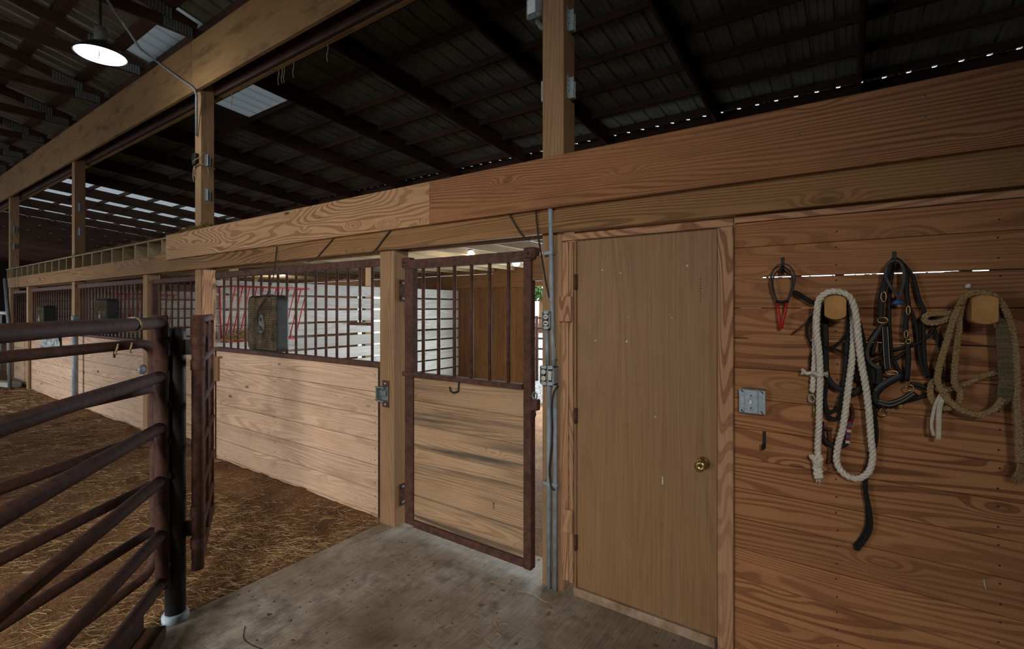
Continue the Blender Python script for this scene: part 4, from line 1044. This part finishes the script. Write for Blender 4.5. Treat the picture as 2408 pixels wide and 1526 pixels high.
def outlet(parent, c, kind, y):
    if kind == 'duplex':
        for dz in (.020, -.020):
            f = lathe('socket_face', [(.016, 0), (.016, -.005), (.013, -.006)], M['ivory'], parent, (c.x, y, c.z + dz), 'Y', 18)
            for dx in (-.006, .006): box('slot', (c.x + dx - .0012, c.x + dx + .0012), (y - .0068, y - .0058), (c.z + dz - .001, c.z + dz + .007), M['slot'], f, b=.0003)
            box('slot', (c.x - .0022, c.x + .0022), (y - .0068, y - .0058), (c.z + dz - .009, c.z + dz - .005), M['slot'], f, b=.0003)
    else:
        f = box('switch_frame', (c.x - .011, c.x + .011), (y - .005, y), (c.z - .028, c.z + .028), M['ivory'], parent, b=.002)
        box('toggle', (c.x - .004, c.x + .004), (y - .014, y - .004), (c.z - .010, c.z + .010), M['white'], f, b=.002)
    for dz in (.050, -.050): box('yoke_tab', (c.x - .018, c.x + .018), (y - .001, y + .002), (c.z + dz - .010, c.z + dz + .010), M['galv'], parent, b=.001)
ob = empty('outlet_box', PY(1286, 905, 0), 'open grey double box with a duplex outlet and a switch', 'outlet')
x0, x1 = PX(1270.5, -.05), PX(1303.5, -.05); z0, z1 = ZY(1287, 903, -.05), ZY(1287, 862, -.05)
V_ = [gbox(x0, x1, -.0035, -.0005, z0, z1), gbox(x0, x0 + .004, -.056, -.003, z0, z1), gbox(x1 - .004, x1, -.056, -.003, z0, z1), gbox(x0, x1, -.056, -.003, z0, z0 + .004), gbox(x0, x1, -.056, -.003, z1 - .004, z1)]
meshobj('box_shell', V_, M['pvc'], ob, ((x0 + x1) / 2, -.03, z0))
zc = (z0 + z1) / 2
outlet(ob, Vector((x0 + (x1 - x0) * .27, 0, zc)), 'duplex', -.054); outlet(ob, Vector((x0 + (x1 - x0) * .72, 0, zc)), 'switch', -.054)
ob2 = empty('outlet_box', PY(1284, 773, 0), 'open grey single box with a red pilot switch and an outlet', 'outlet')
x0, x1 = PX(1274.5, -.05), PX(1293, -.05); z0, z1 = ZY(1284, 772, -.05), ZY(1284, 733, -.05)
V_ = [gbox(x0, x1, -.0035, -.0005, z0, z1), gbox(x0, x0 + .003, -.052, -.003, z0, z1), gbox(x1 - .003, x1, -.052, -.003, z0, z1), gbox(x0, x1, -.052, -.003, z0, z0 + .003), gbox(x0, x1, -.052, -.003, z1 - .003, z1)]
meshobj('box_shell', V_, M['pvc'], ob2, ((x0 + x1) / 2, -.03, z0))
c = Vector(((x0 + x1) / 2, 0, (z0 + z1) / 2))
for dz, m_ in ((.020, 'redlamp'), (-.020, 'slot')):
    f = lathe('device_face', [(.017, 0), (.017, -.005), (.014, -.006)], M['ivory'], ob2, (c.x, -.05, c.z + dz), 'Y', 18)
    box('rocker' if m_ == 'redlamp' else 'slot', (c.x - .010, c.x + .010), (-.0585, -.0555), (c.z + dz - .004, c.z + dz + .004), M[m_], f, b=.001)
for dz in (.048, -.048): box('yoke_tab', (c.x - .016, c.x + .016), (-.052, -.049), (c.z + dz - .009, c.z + dz + .009), M['galv'], ob2, b=.001)
# light switch on the plank wall
sw = empty('light_switch', PY(1768, 943, 0), 'galvanized metal light switch box on the plank wall by the door', 'switch')
x0, x1 = PX(1738, -.04), PX(1800, -.04); z0, z1 = ZY(1768, 973, -.04), ZY(1768, 915, -.04)
box('box_body', (x0 + .006, x1 - .004), (-.040, -.0005), (z0, z1), M['galvdull'], sw, b=.004)
cv = box('cover_plate', (x0, x1), (-.044, -.0405), (z0 + .003, z1 - .003), M['galv'], sw, b=.006)
w_ = x1 - x0
box('raised_center', (x0 + w_ * .22, x0 + w_ * .74), (-.052, -.0442), (z0 + .003, z1 - .003), M['galv'], sw, b=.004)
zc = (z0 + z1) / 2; xc = x0 + w_ * .47
box('toggle', (xc - .005, xc + .005), (-.062, -.052), (zc - .010, zc + .010), M['white'], sw, b=.002)
for dz in (-.03, .03): lathe('screw', [(.0035, 0), (.003, -.002)], M['slot'], sw, (xc, -.052, zc + dz), 'Y', 8)
for (dx, dz) in ((.014, .048), (.014, -.048), (w_ - .014, .048), (w_ - .014, -.048)):
    o = box('corner_slot', (x0 + dx - .008, x0 + dx + .008), (-.0452, -.0438), (zc + dz - .0025, zc + dz + .0025), M['slot'], sw, b=.0005); o.rotation_euler = (0, .75 * (1 if dx < .03 else 1), 0)
# grey pipe in front of the middle post
p = PZ(176.5, 935, 0)
gpipe = empty('pipe_stand', (PX(176.5, -.06), -.06, 0), 'upright grey pipe in front of the middle post, behind the pipe gates', 'pipe')
tube('pipe', [(PX(176.5, -.06), -.06, -.05), (PX(176.5, -.06), -.06, 1.50)], .042, M['pvc'], gpipe, 14)
lathe('cap', [(.052, 0), (.052, .11), (.04, .12)], M['galvdull'], gpipe, (PX(176.5, -.06), -.06, 1.49), 'Z', 14)
# feed sack on the far stall front
a, b2 = PY(94, 868, -.005), PY(137, 822, -.005)
nx, nz = 10, 12; V = []; Fc = []
for j in range(nz + 1):
    for i in range(nx + 1):
        x = a.x + (b2.x - a.x) * i / nx; z = .93 + .29 * j / nz - .05 * (i / nx) * (1 - j / nz)
        V.append((x - a.x, .030 * noise.noise(Vector((i * .45, j * .3, 5))) - .012, z - 1.1))
for j in range(nz):
    for i in range(nx): Fc.append((j * (nx + 1) + i, j * (nx + 1) + i + 1, (j + 1) * (nx + 1) + i + 1, (j + 1) * (nx + 1) + i))
n0 = len(V); V += [(x, y + .008, z) for x, y, z in V]; Fc += [tuple(k + n0 for k in f)[::-1] for f in Fc]
o = link('feed_sack', mesh('feed_sack', V, Fc, True), M['sack'], None, (a.x, .012, 1.1)); tag(o, 'crumpled silvery feed sack pinned to the farthest stall front', 'sack')
# bracket on second stall front
p = PY(268, 817, .03)
t = empty('bracket', (p.x, .03, p.z), 'small tee shaped metal bracket on the second stall front', 'bracket')
box('top_bar', (p.x - .07, p.x + .07), (-.03, .045), (p.z - .012, p.z), M['galvdull'], t); box('stem', (p.x - .012, p.x + .012), (.02, .045), (p.z - .16, p.z - .013), M['rust'], t)
# leaning grey pole and white pen fence past the far end
o = tube('pole', [PY(12, 655, -.2), PY(22, 775, -.2), Vector((PX(23, -.2), -.2, 0))], .035, M['galvdull'], None, 8); tag(o, 'thin grey pole leaning at the far end of the stall row', 'pole')
pf = empty('pen_panel', (-19, .2, 0), 'whitish pipe pen panel beyond the far end of the stalls', 'fence')
for z in (.45, .85, 1.25, 1.6): tube('rail', [(-22.0, .3, z), (-16.9, .3, z)], .05, M['white'], pf, 8)
for X in (-21.9, -20.6, -19.2, -18.0, -17.0): tube('upright', [(X, .3, 0), (X, .3, 1.6)], .05, M['white'], pf, 8)
o = beam('ground_timber', (-16.6, -.55, .06), (-14.9, -.10, .06), .18, .10, M['greyX']); tag(o, 'weathered timber lying on the dirt by the farthest stall door', 'timber')
# pipe fence and trees outside the stall
of = empty('yard_fence', (-6, 7.5, 0), 'rusty pipe fence panel out in the gravel yard', 'fence')
for X in (-9.0, -7.6, -6.2, -4.8, -3.4): tube('upright', [(X, 7.4, -.05), (X, 7.4, 1.55)], .04, M['rust'], of, 8)
for z in (.5, .75, 1.0, 1.25, 1.5): tube('rail', [(-9.0, 7.4, z), (-3.4, 7.4, z)], .022, M['rust'], of, 8)
for i, (X, Y, h_) in enumerate(((-18, 27, 6.5), (-13, 30, 7.5), (-23, 31, 7))):
    rn = random.Random(40 + i); t = empty('tree', (X, Y, 0), ['leafy tree beyond the yard, left one', 'tallest leafy tree beyond the yard', 'leafy tree farthest to the left beyond the yard'][i], 'tree', 'trees beyond the yard')
    tube('trunk', [(X, Y, -.1), (X + .1, Y, h_ * .45)], .18, M['backZ'], t, 8)
    gs = []
    for k in range(1500):
        d = Vector((rn.gauss(0, 1), rn.gauss(0, 1), rn.gauss(0, 1))).normalized() * (rn.random() ** .33)
        p = Vector((X, Y, h_ * .66)) + Vector((d.x * 2.4, d.y * 2.4, d.z * h_ * .33)); a = Vector((rn.uniform(-1, 1), rn.uniform(-1, 1), rn.uniform(-1, 1))).normalized() * .2; b = a.orthogonal().normalized() * .13
        gs.append(([p - a, p + b, p + a, p - b], [(0, 1, 2, 3)]))
    meshobj('crown', gs, M['tree'], t, (X, Y, h_ * .66))

# ---- tack on the plank wall
def W(px, py, d): return PY(px, py, -d)
def WP(lst, d): return [W(p[0], p[1], p[2] if len(p) > 2 else d) for p in lst]
def hookobj(px, y0, y1, label):
    t = empty('wall_hook', W(px, y1, 0), label, 'hook', 'wall hooks')
    p, q = W(px, y0, .004), W(px, y1, .004)
    box('back_plate', (p.x - .007, p.x + .007), (-.005, -.0003), (q.z, p.z), M['black'], t, b=.001)
    tube('prong', [(p.x, -.004, q.z + .02), (p.x, -.03, q.z + .005), (p.x, -.05, q.z + .012), (p.x, -.056, q.z + .035)], .005, M['black'], t, 8, smooth_n=4)
    return t
hookobj(1840.5, 605, 646, 'black hook holding the red handled strap')
hookobj(2103, 591, 637, 'black hook holding the black bridle')
hookobj(1797, 1015, 1055, 'small empty black hook under the light switch')
# log pegs
def peg(px0, px1, py0, py1, d, label):
    a, b_ = W(px0, py0, d), W(px1, py1, d); w_ = b_.x - a.x; h_ = a.z - b_.z; c = Vector(((a.x + b_.x) / 2, 0, (a.z + b_.z) / 2))
    t = empty('log_peg', (c.x, 0, c.z), label, 'peg', 'log pegs'); n = 28; V = []
    for y in (-.0005, -d + .004, -d):
        k = 1.0 if y > -d + .001 else .95
        for i in range(n):
            an = 2 * math.pi * i / n; r_ = h_ * .53
            x = max(-w_ / 2, min(w_ / 2, r_ * math.cos(an))); z = r_ * math.sin(an) * .95; V.append((x * k, y, z * k))
    Fc = [(j * n + i, j * n + (i + 1) % n, (j + 1) * n + (i + 1) % n, (j + 1) * n + i) for j in range(2) for i in range(n)]
    link('log_body', mesh('log_body', V, Fc, False), M['log'], t, (c.x, 0, c.z))
    link('end_face', mesh('end_face', V[2 * n:], [tuple(range(n))]), M['endgrain'], t, (c.x, -.0006, c.z)); return t
peg(1938, 1991, 694, 752, .13, 'short log peg under the white rope')
peg(2283, 2350, 693, 764, .13, 'short log peg under the tan braided rope')
# white rope
wr = empty('cotton_rope', W(1965, 690, .08), 'thick white twisted cotton rope looped over the peg', 'rope')
rope('rope_strand', WP([(1924, 1084, .035), (1923, 1052, .04), (1925, 1010, .05), (1926, 993, .055), (1927, 938, .06), (1928.6, 883, .07), (1926, 828, .08), (1920, 773, .09), (1923, 715, .10), (1932, 697, .105), (1947, 687.5, .11), (1967, 685, .11), (1990, 692, .11), (2004, 709, .105), (2013, 745, .10), (2019, 800, .09), (2026, 855, .08), (2036, 910, .07), (2043, 965, .06), (2048, 1031, .05), (2052, 1073, .04), (2044, 1107, .04), (2022, 1124, .04), (1998, 1122, .04), (1977, 1106, .04), (1967, 1080, .04), (1972, 1042, .045), (1981, 1010, .05), (1986, 979, .05), (1995, 910, .055), (2003, 850, .055), (2007, 800, .055), (2006, 745, .06), (1997, 705, .065), (1970, 693, .07), (1940, 700, .065), (1921, 735, .055), (1918, 790, .05), (1917, 841, .045), (1914, 880, .04), (1911, 925, .03)], .05), .0138, M['rope'], wr, pitch=.062)
kp_ = WP([(1924, 1070, .035), (1931, 1078, .05), (1922, 1088, .058), (1915, 1080, .04), (1922, 1072, .03), (1930, 1084, .045), (1923, 1096, .05), (1918, 1090, .035)], .04)
rope('end_knot', kp_, .012, M['rope'], wr, pitch=.05)
rope('tail', WP([(1923, 1090, .04), (1923, 1105, .04), (1927, 1128, .036)], .04), .020, M['rope'], wr, strands=3, pitch=.055, braid=True)
rope('knot_stub', WP([(1918, 1082, .045), (1910, 1076, .045), (1907, 1066, .045)], .04), .011, M['rope'], wr)
rope('frayed_knot', WP([(1888, 873, .05), (1898, 878, .055), (1910, 876, .06), (1922, 880, .09), (1930, 884, .09), (1936, 880, .08)], .06), .008, M['rope'], wr, pitch=.03)
gs = []
for (cx_, cy_, sg) in ((1893, 873, -1), (1938, 880, 1)):
    for i in range(26):
        p = W(cx_ + R.uniform(-2, 2), cy_ + R.uniform(-4, 4), .06); q = W(cx_ + sg * R.uniform(3, 10), cy_ + R.uniform(-8, 8), .06 + R.uniform(-.01, .012)); gs.append(tubegeo([p, (p + q) / 2 + Vector((0, 0, R.uniform(-.004, .004))), q], .0016, 4))
for i in range(14):
    p = W(1926 + R.uniform(-6, 6), 1126, .036); gs.append(tubegeo([p, p + Vector((R.uniform(-.006, .01), R.uniform(-.006, .006), -R.uniform(.006, .02)))], .0012, 4))
meshobj('frayed_ends', gs, M['rope'], wr, W(1915, 900, .06))
tube('snap_ring', [W(1909, 937, .03) + Vector((.012 * math.cos(a), 0, .017 * math.sin(a))) for a in [i * math.pi / 8 for i in range(16)]], .0035, M['galv'], wr, 6, closed=True)
tube('snap_hook', WP([(1914, 950, .03), (1916, 965, .03), (1913, 980, .03)], .03), .005, M['brass'], wr, 8)

# black rope halter behind the white rope
bh = empty('rope_halter', W(1965, 700, .03), 'black rope halter with a woven band hanging behind the white rope', 'halter')
S2 = lambda nm, pts, w_, d, m_='leather': tube(nm, WP(pts, d), .01, M[m_], bh, 10, flat=(w_, .0035), smooth_n=5)
S2('cheek_strap', [(1935, 705, .05), (1938, 734), (1941, 800), (1942, 872), (1952, 898), (1968, 912), (1990, 920), (2010, 924), (2022, 912)], .013, .04)
S2('cheek_strap', [(1996, 705, .05), (1998, 750), (1992, 810), (1989, 855), (1985, 910), (1980, 950), (1978, 985)], .011, .036)
rope('throat_rope', WP([(1996, 740, .05), (1998, 767), (1985, 795), (1965, 812), (1950, 819), (1940, 816)], .045), .0065, M['ropeblack'], bh, braid=True, pitch=.03)
rope('throat_rope', WP([(1948, 816), (1970, 824), (1990, 833), (2008, 850), (2012, 880), (2018, 897)], .04), .006, M['ropeblack'], bh, braid=True, pitch=.03)
rope('lead_end', WP([(1866, 686, .04), (1876, 690), (1892, 700), (1906, 709), (1920, 712)], .04), .010, M['ropeblack'], bh, braid=True, pitch=.04)
rope('side_loop', WP([(1915, 740), (1903, 752), (1898, 778), (1900, 795), (1910, 815), (1916, 830)], .03), .0055, M['ropeblack'], bh, braid=True, pitch=.03)
tube('leather_lace', WP([(1862.5, 785), (1880, 772), (1903, 752)], .025), .01, M['leatherbrown'], bh, 8, flat=(.005, .002))
rope('nose_rope', WP([(1936, 930), (1938, 955), (1945, 975), (1960, 985), (1978, 980), (1988, 960)], .04), .009, M['ropeblack'], bh, braid=True, pitch=.04)
rope('nose_rope', WP([(1944, 900), (1940, 940), (1946, 965), (1957, 968), (1972, 958), (1980, 930)], .05), .008, M['ropeblack'], bh, braid=True, pitch=.04)
rope('side_rope', WP([(1909, 830), (1906, 850), (1908, 880), (1906, 900)], .025), .006, M['ropeblack'], bh, braid=True, pitch=.03)
S2('noseband', [(1932, 990), (1933, 1010), (1936, 1028), (1949, 1044), (1968, 1050), (1985, 1047), (1993, 1036), (1994, 1005), (1990, 985)], .009, .035)
S2('brown_strap', [(1936, 1003), (1948, 1008), (1958, 1010)], .007, .05, 'leatherbrown')
S2('brown_strap', [(1950, 1010), (1952, 1040), (1951, 1070), (1948, 1090)], .007, .02, 'leatherbrown')
S2('brown_strap', [(2000, 950), (2006, 970), (2002, 990), (1998, 1000)], .007, .02, 'leatherbrown')
wbnd = []
for i in range(8):
    za_, zb_ = W(1996, 990 + i * 6.6, .044).z, W(1996, 990 + (i + 1) * 6.6, .044).z
    xx = PX(1996 - (i - 3) * .7, -.044)
    box('woven_band', (xx - .0085, xx + .0085), (-.047, -.043), (zb_, za_), M[('web', 'webblue', 'web', 'webwhite', 'web', 'webblue', 'web', 'webwhite')[i]], bh, b=.001)
lrp = empty('lead_rope', W(2025, 778, .03), 'long black braided lead rope hanging to the lowest point right of the white rope', 'rope')
rope('rope_run', WP([(2006, 720, .05), (2018, 755, .045), (2025, 778, .04), (2036, 828), (2044, 883), (2052, 938), (2058, 993), (2060, 1020), (2056, 1050), (2044, 1084), (2037, 1115), (2035, 1140), (2036, 1157), (2040, 1180), (2044, 1199), (2047, 1230), (2043.5, 1251), (2031, 1272), (2014, 1293)], .03), .0095, M['ropeblack'], lrp, braid=True, pitch=.03)
rope('rope_run', WP([(2012, 735, .045), (2022, 790, .035), (2032, 850), (2040, 905), (2047, 960), (2053, 1010), (2052, 1045), (2043, 1075)], .022), .008, M['ropeblack'], lrp, braid=True, pitch=.03)
rope('rope_run', WP([(2034, 1140, .022), (2036, 1165), (2040, 1190), (2040, 1225), (2034, 1250), (2022, 1270), (2008, 1285)], .02), .007, M['ropeblack'], lrp, braid=True, pitch=.03)

# strap with red handles
ts = empty('handled_strap', W(1840, 620, .04), 'grey strap loop with two red handles hanging on a hook', 'strap')
tube('strap_loop', WP([(1826, 708), (1817, 682), (1813, 655), (1819, 634), (1831, 623), (1843, 620), (1857, 626), (1867, 642), (1869, 660), (1864, 684), (1853, 708)], .045), .01, M['leathergrey'], ts, 10, flat=(.0035, .012), smooth_n=6)
tube('strap_loop', WP([(1828, 708), (1820, 682), (1818, 658), (1825, 640), (1838, 631), (1850, 634), (1860, 646), (1864, 664), (1860, 686), (1852, 708)], .028), .01, M['leathergrey'], ts, 10, flat=(.003, .008), smooth_n=6)
tube('black_wrap', WP([(1824, 709), (1839, 710), (1855, 708)], .042), .0065, M['leather'], ts, 8)
tube('red_handle', WP([(1828, 713), (1831, 735), (1833, 755), (1835, 773)], .042), .0068, M['red'], ts, 10)
tube('red_handle', WP([(1850, 712), (1846, 735), (1841, 752), (1838, 771)], .046), .0068, M['red'], ts, 10)

# black bridle
br = empty('leather_bridle', W(2103, 610, .03), 'black leather bridle with brass fittings hanging on a hook', 'bridle')
SB = lambda nm, pts, w_, d, m_='leather', th=.003: tube(nm, WP(pts, d), .01, M[m_], br, 10, flat=(w_, th), smooth_n=5)
SB('grey_loop', [(2104, 612), (2090, 618), (2083, 634), (2083, 652), (2095, 674), (2108, 692), (2118, 707)], .006, .062, 'leathergrey')
SB('grey_loop', [(2104, 612), (2116, 616), (2125, 634), (2126, 658), (2121, 682), (2116, 697)], .006, .06, 'leathergrey')
tube('blue_tip', WP([(2100, 712), (2110, 711), (2122, 712)], .06), .009, M['blue'], br, 10)
SB('cheek_strap', [(2104, 609, .055), (2093, 622), (2088, 639), (2079, 671), (2073, 701), (2071, 736), (2074, 757)], .011, .05)
SB('crown_strap', [(2104, 609, .055), (2098, 640), (2093, 680), (2091, 720), (2092, 770), (2095, 815), (2099, 838), (2112, 868), (2128, 895)], .007, .03)
SB('nose_strap', [(2078, 760), (2062, 782), (2045, 808), (2039, 826), (2041, 842), (2052, 858), (2072, 866)], .008, .045, 'leathergrey')
SB('nose_strap', [(2072, 762), (2063, 790), (2056, 815), (2051, 836)], .006, .035)
SB('front_strap', [(2081, 765), (2083, 800), (2085, 840), (2088, 872)], .013, .05)
for dx in (-6, 6): SB('stitching', [(2081 + dx, 768), (2083 + dx, 800), (2085 + dx, 840), (2088 + dx, 868)], .0009, .0545, 'ribbon', .0008)
SB('right_cheek', [(2106, 609, .055), (2118, 618), (2131, 644.5), (2131.5, 687), (2136, 722), (2131, 755), (2130, 781), (2134, 808), (2136, 850), (2132, 897)], .009, .045)
SB('rein', [(2108, 610, .05), (2126, 623), (2147, 650), (2155, 677), (2163, 706), (2173, 730), (2172, 768), (2174, 822), (2177, 862), (2193, 894)], .0065, .03)
SB('rein', [(2138, 722), (2148, 745), (2155, 768), (2159, 808), (2166, 854), (2182, 889)], .0065, .026)
SB('rein', [(2174, 732), (2190, 755), (2197, 775), (2209, 808), (2215, 849), (2216, 893)], .0065, .022)
SB('rein', [(2172, 735), (2166, 760), (2163, 790), (2165, 805)], .006, .02)
SB('cross_strap', [(2056, 834), (2085, 824), (2117, 819), (2155, 808), (2182, 792), (2196, 774)], .006, .034)
SB('cross_strap', [(2054, 850), (2075, 843), (2099, 847), (2114, 838), (2128, 829)], .008, .03)
SB('noseband', [(2118, 884), (2104, 890), (2090, 898), (2074, 908), (2062, 920), (2057, 932), (2060, 942), (2071, 949), (2090, 952), (2117, 944), (2137, 934), (2153, 923)], .015, .05, 'leather', .004)
SB('noseband_lining', [(2117, 881), (2090, 894), (2070, 906), (2058, 920)], .008, .058, 'leathergrey', .002)
for o_ in (-4, 4): SB('stitching', [(2066, 944 + o_ * .8), (2090, 950 + o_), (2117, 942 + o_), (2150, 922 + o_)], .0009, .0555, 'ribbon', .0008)
SB('chin_strap', [(2140, 903), (2160, 906), (2180, 912), (2200, 905), (2216, 895)], .010, .03)
SB('chin_strap', [(2120, 944), (2150, 938), (2175, 930), (2192, 921)], .008, .024)
SB('keeper', [(2052, 850), (2052, 880), (2054, 905)], .012, .03)
SB('keeper', [(2066, 862), (2068, 885), (2066, 905)], .012, .036)
def ring(nm, px, py, rx, rz, d, r=.0026):
    c = W(px, py, d); tube(nm, [c + Vector((rx * math.cos(a), 0, rz * math.sin(a))) for a in [i * math.pi / 9 for i in range(18)]], r, M['brass'], br, 6, closed=True)
ring('brass_buckle', 2078, 698, .009, .021, .056); ring('brass_ring', 2076, 753, .017, .012, .056); ring('brass_buckle', 2136, 730, .006, .018, .05)
ring('brass_ring', 2131, 786, .006, .016, .052); ring('brass_ring', 2136, 803, .008, .009, .052); ring('brass_square', 2097, 876, .020, .008, .056); ring('brass_square', 2140, 912, .012, .012, .054); ring('brass_ring', 2081, 968, .016, .017, .045); ring('brass_ring', 2118, 955, .006, .005, .05)

# tan braided rope
tn = empty('braided_rope', W(2316, 690, .06), 'tan braided rope with a thick woven cinch looped over the right peg', 'rope')
TR = lambda nm, pts, d, r=.0115: rope(nm, WP(pts, d), r, M['ropetan'], tn, braid=True, pitch=.042)
TR('long_end', [(2257, 716, .09), (2267, 699, .11), (2291, 688, .12), (2325, 690, .12), (2349, 705, .11), (2366, 733, .10), (2380, 771), (2388, 818), (2392, 887), (2392, 955), (2397, 1023), (2399, 1060), (2400, 1090)], .07)
TR('loop', [(2268, 705, .10), (2257, 718), (2244, 744), (2230, 791), (2216, 836), (2206, 876), (2206, 900), (2217, 923), (2238, 948), (2267, 966), (2301, 975), (2332, 966), (2349, 950), (2360, 935)], .075)
TR('loop', [(2268, 700, .08), (2258, 740), (2255, 771), (2248, 835), (2244, 887), (2247, 907), (2258, 923), (2254, 945), (2233, 959), (2209, 957), (2193, 941), (2187, 917), (2194, 898), (2206, 890)], .055)
TR('side_loop', [(2252, 735), (2240, 736), (2209, 737), (2184, 739), (2173, 749), (2184, 759), (2209, 757), (2233, 748), (2250, 742)], .05)
TR('branch', [(2222, 918), (2244, 912), (2271, 903), (2298, 890), (2325, 880), (2350, 875)], .035, .010)
TR('branch', [(2344, 770, .06), (2352, 745, .07), (2350, 715, .09)], .06)
tube('woven_cinch', WP([(2352, 738, .08), (2357, 765), (2364, 800), (2370, 850), (2371, 890), (2366, 925), (2356, 948)], .06), .01, M['cinch'], tn, 12, flat=(.026, .009), smooth_n=6, rfun=lambda t: .35 + .65 * math.sin(min(1, t * 2.2) * math.pi / 2) * (1 if t < .75 else 1 - (t - .75) * 2.2))
for k in range(5): rope('cinch_strand', WP([(2353 + k * 1.5, 748, .08), (2348 + k * 6, 772, .07), (2349 + k * 7.5, 800), (2352 + k * 8.5, 850), (2354 + k * 8, 890), (2351 + k * 6.5, 930), (2350 + k * 3, 950)], .07), .0075, M['cinch'], tn, braid=True, pitch=.035)
tube('white_ribbon', WP([(2222, 914), (2211, 930), (2200, 950), (2192, 985), (2191, 1005), (2196, 1025)], .07), .01, M['ribbon'], tn, 8, flat=(.006, .0015), smooth_n=4)
tube('white_ribbon', WP([(2222, 914), (2215, 940), (2209, 962), (2208, 1000), (2207, 1034)], .072), .01, M['ribbon'], tn, 8, flat=(.009, .0015), smooth_n=4)
gs = []
for i in range(60):
    p = W(2400 + R.uniform(-5, 5), 1085, .06); gs.append(tubegeo([p, p + Vector((R.uniform(-.006, .006), R.uniform(-.006, .006), -.03)), p + Vector((R.uniform(-.022, .022), R.uniform(-.012, .012), -R.uniform(.05, .085)))], .0014, 4))
meshobj('tassel', gs, M['ropetan'], tn, W(2400, 1085, .06))
p = W(2277, 672, .004); o = meshobj('foam_blob', [tubegeo([p + Vector((R.uniform(-.006, .006), R.uniform(-.003, .003), R.uniform(-.006, .006))), p + Vector((R.uniform(-.006, .006), -.006, R.uniform(-.006, .006)))], .007, 7) for _ in range(5)], M['chalk'], None, p, True); tag(o, 'small white blob stuck on the wall above the right peg', 'blob')
p = W(2316, 1375, .003); o = tube('straw_bit', [p + Vector((-.003, 0, .02)), p, p + Vector((.004, 0, -.018))], .003, M['ribbon'], None, 5); tag(o, 'tiny pale straw stuck low on the plank wall', 'straw')

# ---- straw
def straws(name, n, region, label, seed, zf, Lr=(.03, .13), r0=.0011, mat='straw'):
    rn = random.Random(seed); gs = []
    i = 0
    while i < n:
        x, y = region(rn)
        if x is None: continue
        th = rn.uniform(0, 6.28); l = rn.uniform(*Lr) * (1 if rn.random() > .12 else 1.6); d = Vector((math.cos(th), math.sin(th), rn.uniform(-.08, .10))) * l / 2
        p = Vector((x, y, zf(x, y) + .004 + rn.random() * .012)); bnd = Vector((-math.sin(th), math.cos(th), .2)) * l * rn.uniform(-.16, .16)
        gs.append(tubegeo([p - d, p + bnd, p + d], r0 * rn.uniform(.6, 1.5), 3)); i += 1
    o = meshobj(name, gs, M[mat], None, (0, 0, 0)); return tag(o, label, 'straw', kind='stuff')
def gz(x, y):
    amp = .022
    h = amp * (noise.noise(Vector((x * 1.3, y * 1.3, 0))) + .6 * noise.noise(Vector((x * 4.1, y * 4.1, 3))) + .45 * noise.noise(Vector((x * 11.0, y * 11.0, 7))))
    if y > -.5: h += .02 * max(0, 1 - abs(y) / .5)
    return -.012 + h
def reg_dirt(rn):
    x = -3.12 - 5.2 * rn.random() ** 1.35; y = -3.2 * rn.random()
    dens = noise.noise(Vector((x * 1.1, y * 1.1, 20))) * .9 + .45
    if y > -.45: dens *= .35
    if rn.random() > dens: return None, None
    return x, y
straws('loose_straw', 7500, reg_dirt, 'loose straw scattered over the dirt near the pipe gates', 1, gz)
def reg_far(rn):
    x = -8.0 - 9 * rn.random(); y = -3.5 * rn.random()
    if rn.random() > noise.noise(Vector((x * .8, y * .8, 31))) + .45: return None, None
    return x, y
straws('loose_straw', 3000, reg_far, 'loose straw on the dirt along the far stall fronts', 2, gz, (.05, .14), .0018)
def reg_slab(rn):
    if rn.random() < .45: c = PZ(1180 + rn.gauss(0, 90), 1480 + rn.gauss(0, 25)); return c.x, c.y
    x = rn.uniform(-3.0, -.6); y = rn.uniform(-2.4, -.1)
    return x, y
straws('loose_straw', 70, reg_slab, 'a few straws lying on the concrete slab', 8, lambda x, y: -.002, (.03, .10), .0012)
gs = []
rn = random.Random(77)
for i in range(130):
    c = PZ(rn.uniform(480, 1350), rn.uniform(1260, 1520)) if i % 2 else Vector((rn.uniform(-3, -.5), rn.uniform(-2.3, -.1), 0))
    r_ = rn.uniform(.003, .011) if rn.random() > .1 else rn.uniform(.01, .018); n = 6
    V = [Vector((c.x + r_ * rn.uniform(.6, 1.2) * math.cos(k * 1.047), c.y + r_ * rn.uniform(.6, 1.2) * math.sin(k * 1.047), .0003)) for k in range(n)]
    gs.append((V + [Vector((c.x, c.y, r_ * .45))], [(k, (k + 1) % n, n) for k in range(n)]))
o = meshobj('dirt_crumbs', gs, M['dirt'], None, (-2, -1, 0)); tag(o, 'small dirt crumbs scattered over the concrete slab', 'dirt', kind='stuff')
# a long curved straw by the conduit post
o = tube('straw_stalk', [PZ(1213, 1388, .004), PZ(1250, 1395, .004), PZ(1277, 1412, .006), PZ(1297, 1417, .006), PZ(1314, 1407, .012)], .0022, M['straw'], None, 6, smooth_n=6); tag(o, 'long curved straw stem on the concrete by the conduits', 'straw')
o = tube('straw_stalk', [PZ(576, 1472, .003), PZ(573, 1500, .003), PZ(590, 1516, .003), PZ(620, 1528, .003)], .0018, M['wire'], None, 6, smooth_n=6); tag(o, 'thin dark curved stem at the lower left of the slab', 'straw')
